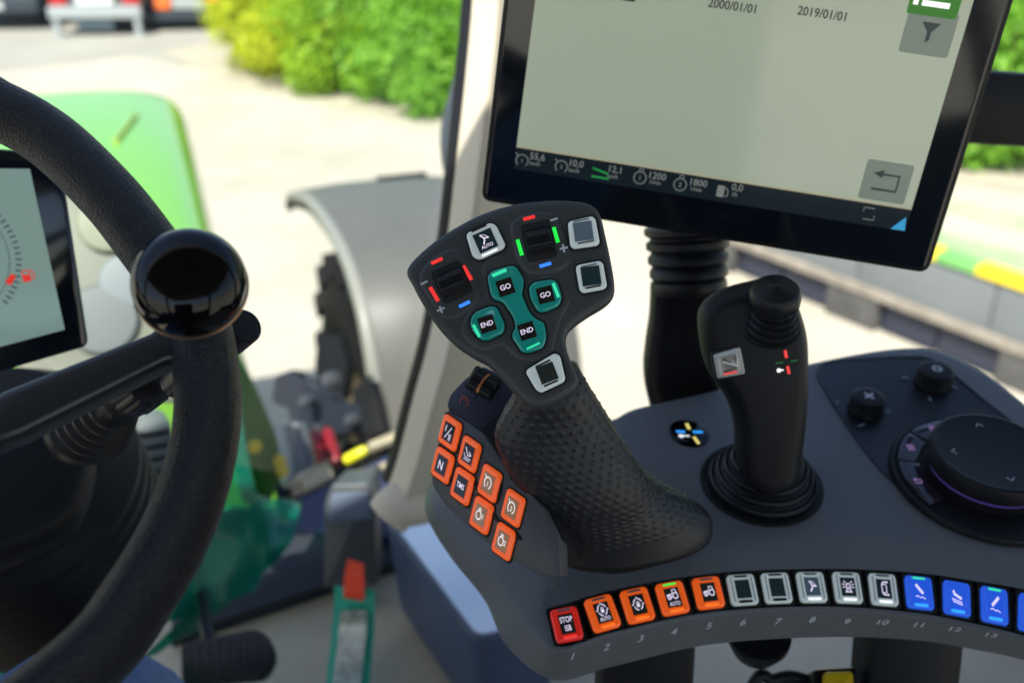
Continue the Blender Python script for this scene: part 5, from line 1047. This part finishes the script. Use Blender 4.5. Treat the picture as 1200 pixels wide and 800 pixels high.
sheet('second_green_line', [(1090, 268), (1140, 282), (1400, 350), (1400, 375), (1090, 284)], .008, mat('faded_green_line_wide', (.30, .42, .22), .8, var=.3, varscale=3), kind='structure')

# low grey barrier with green and yellow edge
bar = thing('low_barrier', onz(1000, 350, 0), 'long low grey barrier with a green and yellow striped top edge behind the console', 'barrier')
A0, A1 = onz(770, 283, 0), onz(1330, 514, 0); dB = (A1 - A0).normalized(); nB = Vector((dB.y, -dB.x, 0)); nB = nB if nB.y > 0 else -nB; LB = (A1 - A0).length
greyw = mat('grey_barrier_paint', (.15, .17, .175), .6, var=.12, varscale=1.5); H_ = .62
def bbox(name, s0, s1, d0, d1, z0, z1, m_, bev=.008):
    m = MB(); F = Fr(A0 + dB * ((s0 + s1) / 2) + nB * ((d0 + d1) / 2) + Vector((0, 0, z0)), dB, nB); m.slab(F, rpoly([(-(s1 - s0) / 2, -(d1 - d0) / 2), ((s1 - s0) / 2, -(d1 - d0) / 2), ((s1 - s0) / 2, (d1 - d0) / 2), (-(s1 - s0) / 2, (d1 - d0) / 2)], bev, 2), 0, z1 - z0, bev, bev); return m.build(name, m_, bar, angle=50)
for k in range(4): bbox('side_panel', LB * k / 4 + .006, LB * (k + 1) / 4 - .006, 0, .10, .30, H_, greyw)
bbox('base_rail', 0, LB, -.03, .13, .235, .297, mat('rusty_rail', (.26, .235, .19), .7, var=.3, varscale=8))
gy, yy = mat('green_stripe_paint', (.16, .42, .12), .5), mat('yellow_stripe_paint', (.80, .62, .02), .5); k = 0; s_ = 0
while s_ < LB - .05:
    e_ = min(LB, s_ + (.26 if k % 2 == 0 else .34)); bbox('edge_stripe', s_, e_, -.015, .115, H_ + .002, H_ + .06, gy if k % 2 == 0 else yy, .006); s_ = e_ + .002; k += 1
for k in range(9):
    if k % 3 != 1: bbox('shade_skirt', LB * k / 9 + .01, LB * (k + 1) / 9 - .01, .03, .10, .02, .232, navy, .004)  # dark boards stand for the shaded gap under the panels
    else: bbox('timber_block', LB * k / 9 + .01, LB * (k + 1) / 9 - .01, -.02, .12, 0, .232, mat('timber', (.075, .075, .072), .8, var=.3, varscale=9), .006)

# ==================================================================  VEHICLES AT THE TOP LEFT
dk = mat('dark_vehicle_paint', (.018, .028, .036), .35, coat=.4); lt = mat('pale_vehicle_paint', (.34, .37, .37), .4, coat=.3); rl = mat('tail_lamp_red', (.45, .01, .01), .2, coat=.6); ol_ = mat('tail_lamp_orange', (.85, .16, .01), .2, coat=.6); tgl = mat('vehicle_glass', (.03, .045, .05), .08, coat=.5)
def veh(name, cx_px, base_y, width, label, cat, kind):
    c = onz(cx_px, base_y, 0); d_ = Vector((c.x, c.y, 0)).normalized(); fw = Vector((-.06, 1, 0)).normalized(); rt = Vector((fw.y, -fw.x, 0)); o = thing(name, c, label, cat)
    def bx(nm, x0_, x1_, y0_, y1_, z0_, z1_, m_, b_=.03, par=None):
        F = Fr(c + rt * ((x0_ + x1_) / 2) + fw * ((y0_ + y1_) / 2) + Vector((0, 0, z0_)), rt, fw); a_, b2 = (x1_ - x0_) / 2, (y1_ - y0_) / 2; m = MB(); m.slab(F, rpoly([(-a_, -b2), (a_, -b2), (a_, b2), (-a_, b2)], b_), 0, z1_ - z0_, b_ * .6, b_ * .6); return m.build(nm, m_, par or o)
    w = width / 2
    def whs(ys, r=.36, x=w - .18):
        for yv in ys:
            for sx2 in (-1, 1): m = MB(); m.lathe(c + rt * (sx2 * x - .11) + fw * yv + Vector((0, 0, r)), rt, [(0, r * .6), (.0, r * .9), (.03, r), (.19, r), (.22, r * .9), (.22, r * .6), (.16, r * .5), (.16, 0)], 32); m.build('wheel', tyrem, o, angle=40)
    if kind == 'trailer':
        bx('chassis', -w * .8, w * .8, .1, 4.2, .22, .47, dk); bx('body', -w, w, .05, 4.3, .48, 2.2, mat('trailer_side', (.10, .13, .13), .4), .06); bx('bumper', -w, w, -.12, .04, .30, .48, lt, .03)
        for sx2 in (-1, 1):
            bx('tail_light', sx2 * w * .78 - .14, sx2 * w * .78 + .14, -.03, .06, .50, .68, rl, .03); bx('support_leg', sx2 * w * .88 - .05, sx2 * w * .88 + .05, -.1, .0, .02, .30, lt, .02)
            bx('leg_foot', sx2 * w * .88 - .09, sx2 * w * .88 + .09, -.16, .06, .0, .03, lt, .01)
        bx('number_plate', -.30, .30, -.025, .045, .50, .66, mat('plate_white', (.7, .7, .68), .4), .01); bx('tool_box', -.35, .25, -.02, .08, .10, .29, mat('blue_grey_box', (.14, .19, .22), .5)); whs((1.9, 2.8))
    elif kind == 'truck':
        bx('chassis', -w * .9, w * .9, .1, 5.2, .20, .33, dk); bx('body', -w, w, .0, 5.2, .34, 2.8, dk, .08); bx('bumper', -w, w, -.1, .0, .18, .32, dk, .03)
        bx('tail_light', -w * .72, -w * .32, -.06, .02, .36, .60, ol_, .04); bx('tail_light', w * .5, w * .9, -.06, .02, .36, .60, ol_, .04); bx('tail_panel', -w * .30, w * .44, -.05, .02, .36, .60, lt, .03); bx('mud_flap', -w * .95, -w * .6, .3, .34, .08, .5, M['rubber'], .01); whs((.9, 4.2), .45)
    else:
        bx('body', -w, w, 0, 4.0, .28, 1.0, dk, .16); bx('cabin', -w * .86, w * .86, .3, 3.0, .98, 1.6, tgl, .2); bx('bumper', -w * .98, w * .98, -.1, .1, .30, .55, dk, .08)
        for sx2 in (-1, 1): bx('tail_light', sx2 * w * .8 - .14, sx2 * w * .8 + .14, -.03, .1, .72, .90, rl, .03)
        bx('number_plate', -.26, .26, -.115, -.09, .36, .47, mat('plate_pale', (.6, .6, .58), .4), .005); whs((.7, 3.2), .33)
veh('parked_car', -6, 36, 1.75, 'dark parked car at the far left edge', 'car', 'car')
veh('trailer', 118, 42, 1.5, 'pale trailer with red tail lights and a white plate above its bumper', 'trailer', 'trailer')
veh('parked_truck', 222, 36, 1.50, 'dark truck rear with orange lamp beside the yellow green bush', 'truck', 'truck')

# ==================================================================  SHRUBS
def leafmat(name, c1, c2, c3):
    m = bpy.data.materials.new(name); m.use_nodes = True; t = m.node_tree; b = t.nodes['Principled BSDF']; b.inputs['Roughness'].default_value = .5
    oi = t.nodes.new('ShaderNodeTexCoord'); n = t.nodes.new('ShaderNodeTexNoise'); n.inputs['Scale'].default_value = 2.2; n.inputs['Detail'].default_value = 6; n.inputs['Roughness'].default_value = .8
    r = t.nodes.new('ShaderNodeValToRGB'); e = r.color_ramp.elements; e[0].position = .3; e[0].color = (*c1, 1); e[1].position = .72; e[1].color = (*c3, 1); x = e.new(.5); x.color = (*c2, 1)
    t.links.new(oi.outputs['Object'], n.inputs[0]); t.links.new(n.outputs[0], r.inputs[0]); t.links.new(r.outputs[0], b.inputs['Base Color'])
    tl_ = t.nodes.new('ShaderNodeBsdfTranslucent'); mx = t.nodes.new('ShaderNodeMixShader'); mx.inputs[0].default_value = .45; t.links.new(r.outputs[0], tl_.inputs[0]); t.links.new(b.outputs[0], mx.inputs[1]); t.links.new(tl_.outputs[0], mx.inputs[2]); t.links.new(mx.outputs[0], t.nodes['Material Output'].inputs[0]); return m
stemm = mat('bark', (.10, .07, .045), .9)
def bush(name, c, rx, ry, h, n, size, lm, label, seed):
    g = np.random.default_rng(seed); o = thing(name, c, label, 'bush')
    # lumps: clump centres spread through the volume, each a shell of leaves
    nc = max(40, int(rx * ry * 42 * h / 2)); cc = np.c_[g.uniform(-1, 1, nc), g.uniform(-1, 1, nc), g.uniform(0.05, 1, nc) ** .8]
    cc = cc[(cc[:, 0] ** 2 + cc[:, 1] ** 2 + ((cc[:, 2] - .35) / .75) ** 2) < 1.15]
    ci = g.integers(0, len(cc), n); d = g.normal(size=(n, 3)); d /= np.linalg.norm(d, axis=1, keepdims=True); rr_ = g.uniform(.15, 1.25, n)[:, None] ** .7 * (.26 + .28 * g.uniform(size=(len(cc), 1)))[ci]
    P = cc[ci] * np.array([rx * .88, ry * .85, h * .85]) + d * rr_; P[:, 2] = np.abs(P[:, 2]) + .02
    up = g.normal(size=(n, 3)) + d * 1.2 + np.array([0, 0, .5]); up /= np.linalg.norm(up, axis=1, keepdims=True); t1 = np.cross(up, g.normal(size=(n, 3))); t1 /= np.linalg.norm(t1, axis=1, keepdims=True); t2 = np.cross(up, t1)
    s = size * g.uniform(.6, 1.3, (n, 1)); V = np.empty((n, 4, 3)); V[:, 0] = P - t1 * s; V[:, 1] = P - t2 * s * .45 + up * s * .1; V[:, 2] = P + t1 * s; V[:, 3] = P + t2 * s * .45 + up * s * .1
    me = bpy.data.meshes.new('foliage'); me.from_pydata(V.reshape(-1, 3).tolist(), [], np.arange(n * 4).reshape(n, 4).tolist()); me.materials.append(lm); f = bpy.data.objects.new('foliage', me); COL.objects.link(f); f.parent = o; f['kind'] = 'stuff'
    for k in range(7):
        a_ = g.uniform(0, 6.28); m = MB(); m.tube([Vector(c) + Vector((.1 * math.cos(a_), .1 * math.sin(a_), 0)), Vector(c) + Vector((rx * .35 * math.cos(a_), ry * .35 * math.sin(a_), h * .45)), Vector(c) + Vector((rx * .7 * math.cos(a_), ry * .7 * math.sin(a_), h * .8))], [.035, .022, .008], 7); m.build('stem', stemm, o)
yl = leafmat('yellow_green_leaves', (.34, .42, .010), (.54, .62, .012), (.68, .70, .03)); yl2 = leafmat('lime_leaves', (.16, .34, .015), (.34, .56, .02), (.50, .68, .04)); gr = leafmat('green_leaves', (.13, .33, .03), (.24, .52, .05), (.38, .64, .09)); gr2 = leafmat('mid_green_leaves', (.08, .27, .035), (.17, .44, .05), (.30, .56, .08))
def bb(px, py): p = onz(px, py, 0); return p
specs = [((322, 92), .85, .8, 1.9, 13000, yl, 'yellow green bush at the left end of the hedge row'), ((365, 108), .95, .8, 1.5, 12000, yl, 'low yellow green bush at the hedge foot, second from the left'), ((412, 121), 1.0, .9, 1.7, 13000, yl2, 'lime green bush in the middle of the hedge row'),
         ((466, 130), 1.0, .9, 2.0, 13000, gr, 'green bush standing between the lime green bush and the cab pillar'), ((522, 140), 1.0, .9, 2.0, 13000, gr, 'green bush directly left of the cab pillar'), ((385, 66), 1.35, 1.0, 2.6, 12000, yl2, 'taller lime green bush at the back of the hedge row'), ((450, 80), 1.6, 1.0, 2.8, 12000, gr2, 'tall dark green bush at the back of the hedge row'), ((560, 95), 1.4, 1.0, 2.6, 9000, gr2, 'dark green bush hidden half behind the pillar'),
         ((640, 115), 1.1, 1.0, 2.4, 5000, gr2, 'green bush behind the left of the touchscreen'), ((1130, 196), .9, .8, 1.9, 12000, gr, 'green bush right of the touchscreen above the black bar'), ((1205, 214), .9, .8, 1.8, 13000, gr, 'green bush at the right picture edge below the black bar'), ((1290, 200), 1.4, 1.0, 2.8, 10000, gr2, 'tall dark green bush behind the bushes at the right edge'), ((1180, 150), 1.4, 1.0, 3.0, 12000, gr, 'tall green bush above the black bar at the upper right')]
for i, (p, rx, ry, h, n, lm, lab) in enumerate(specs): bush('bush', bb(*p) + Vector((0, ry * .9, 0)), rx, ry, h, int(n * 1.35), .052, lm, lab, 20 + i)
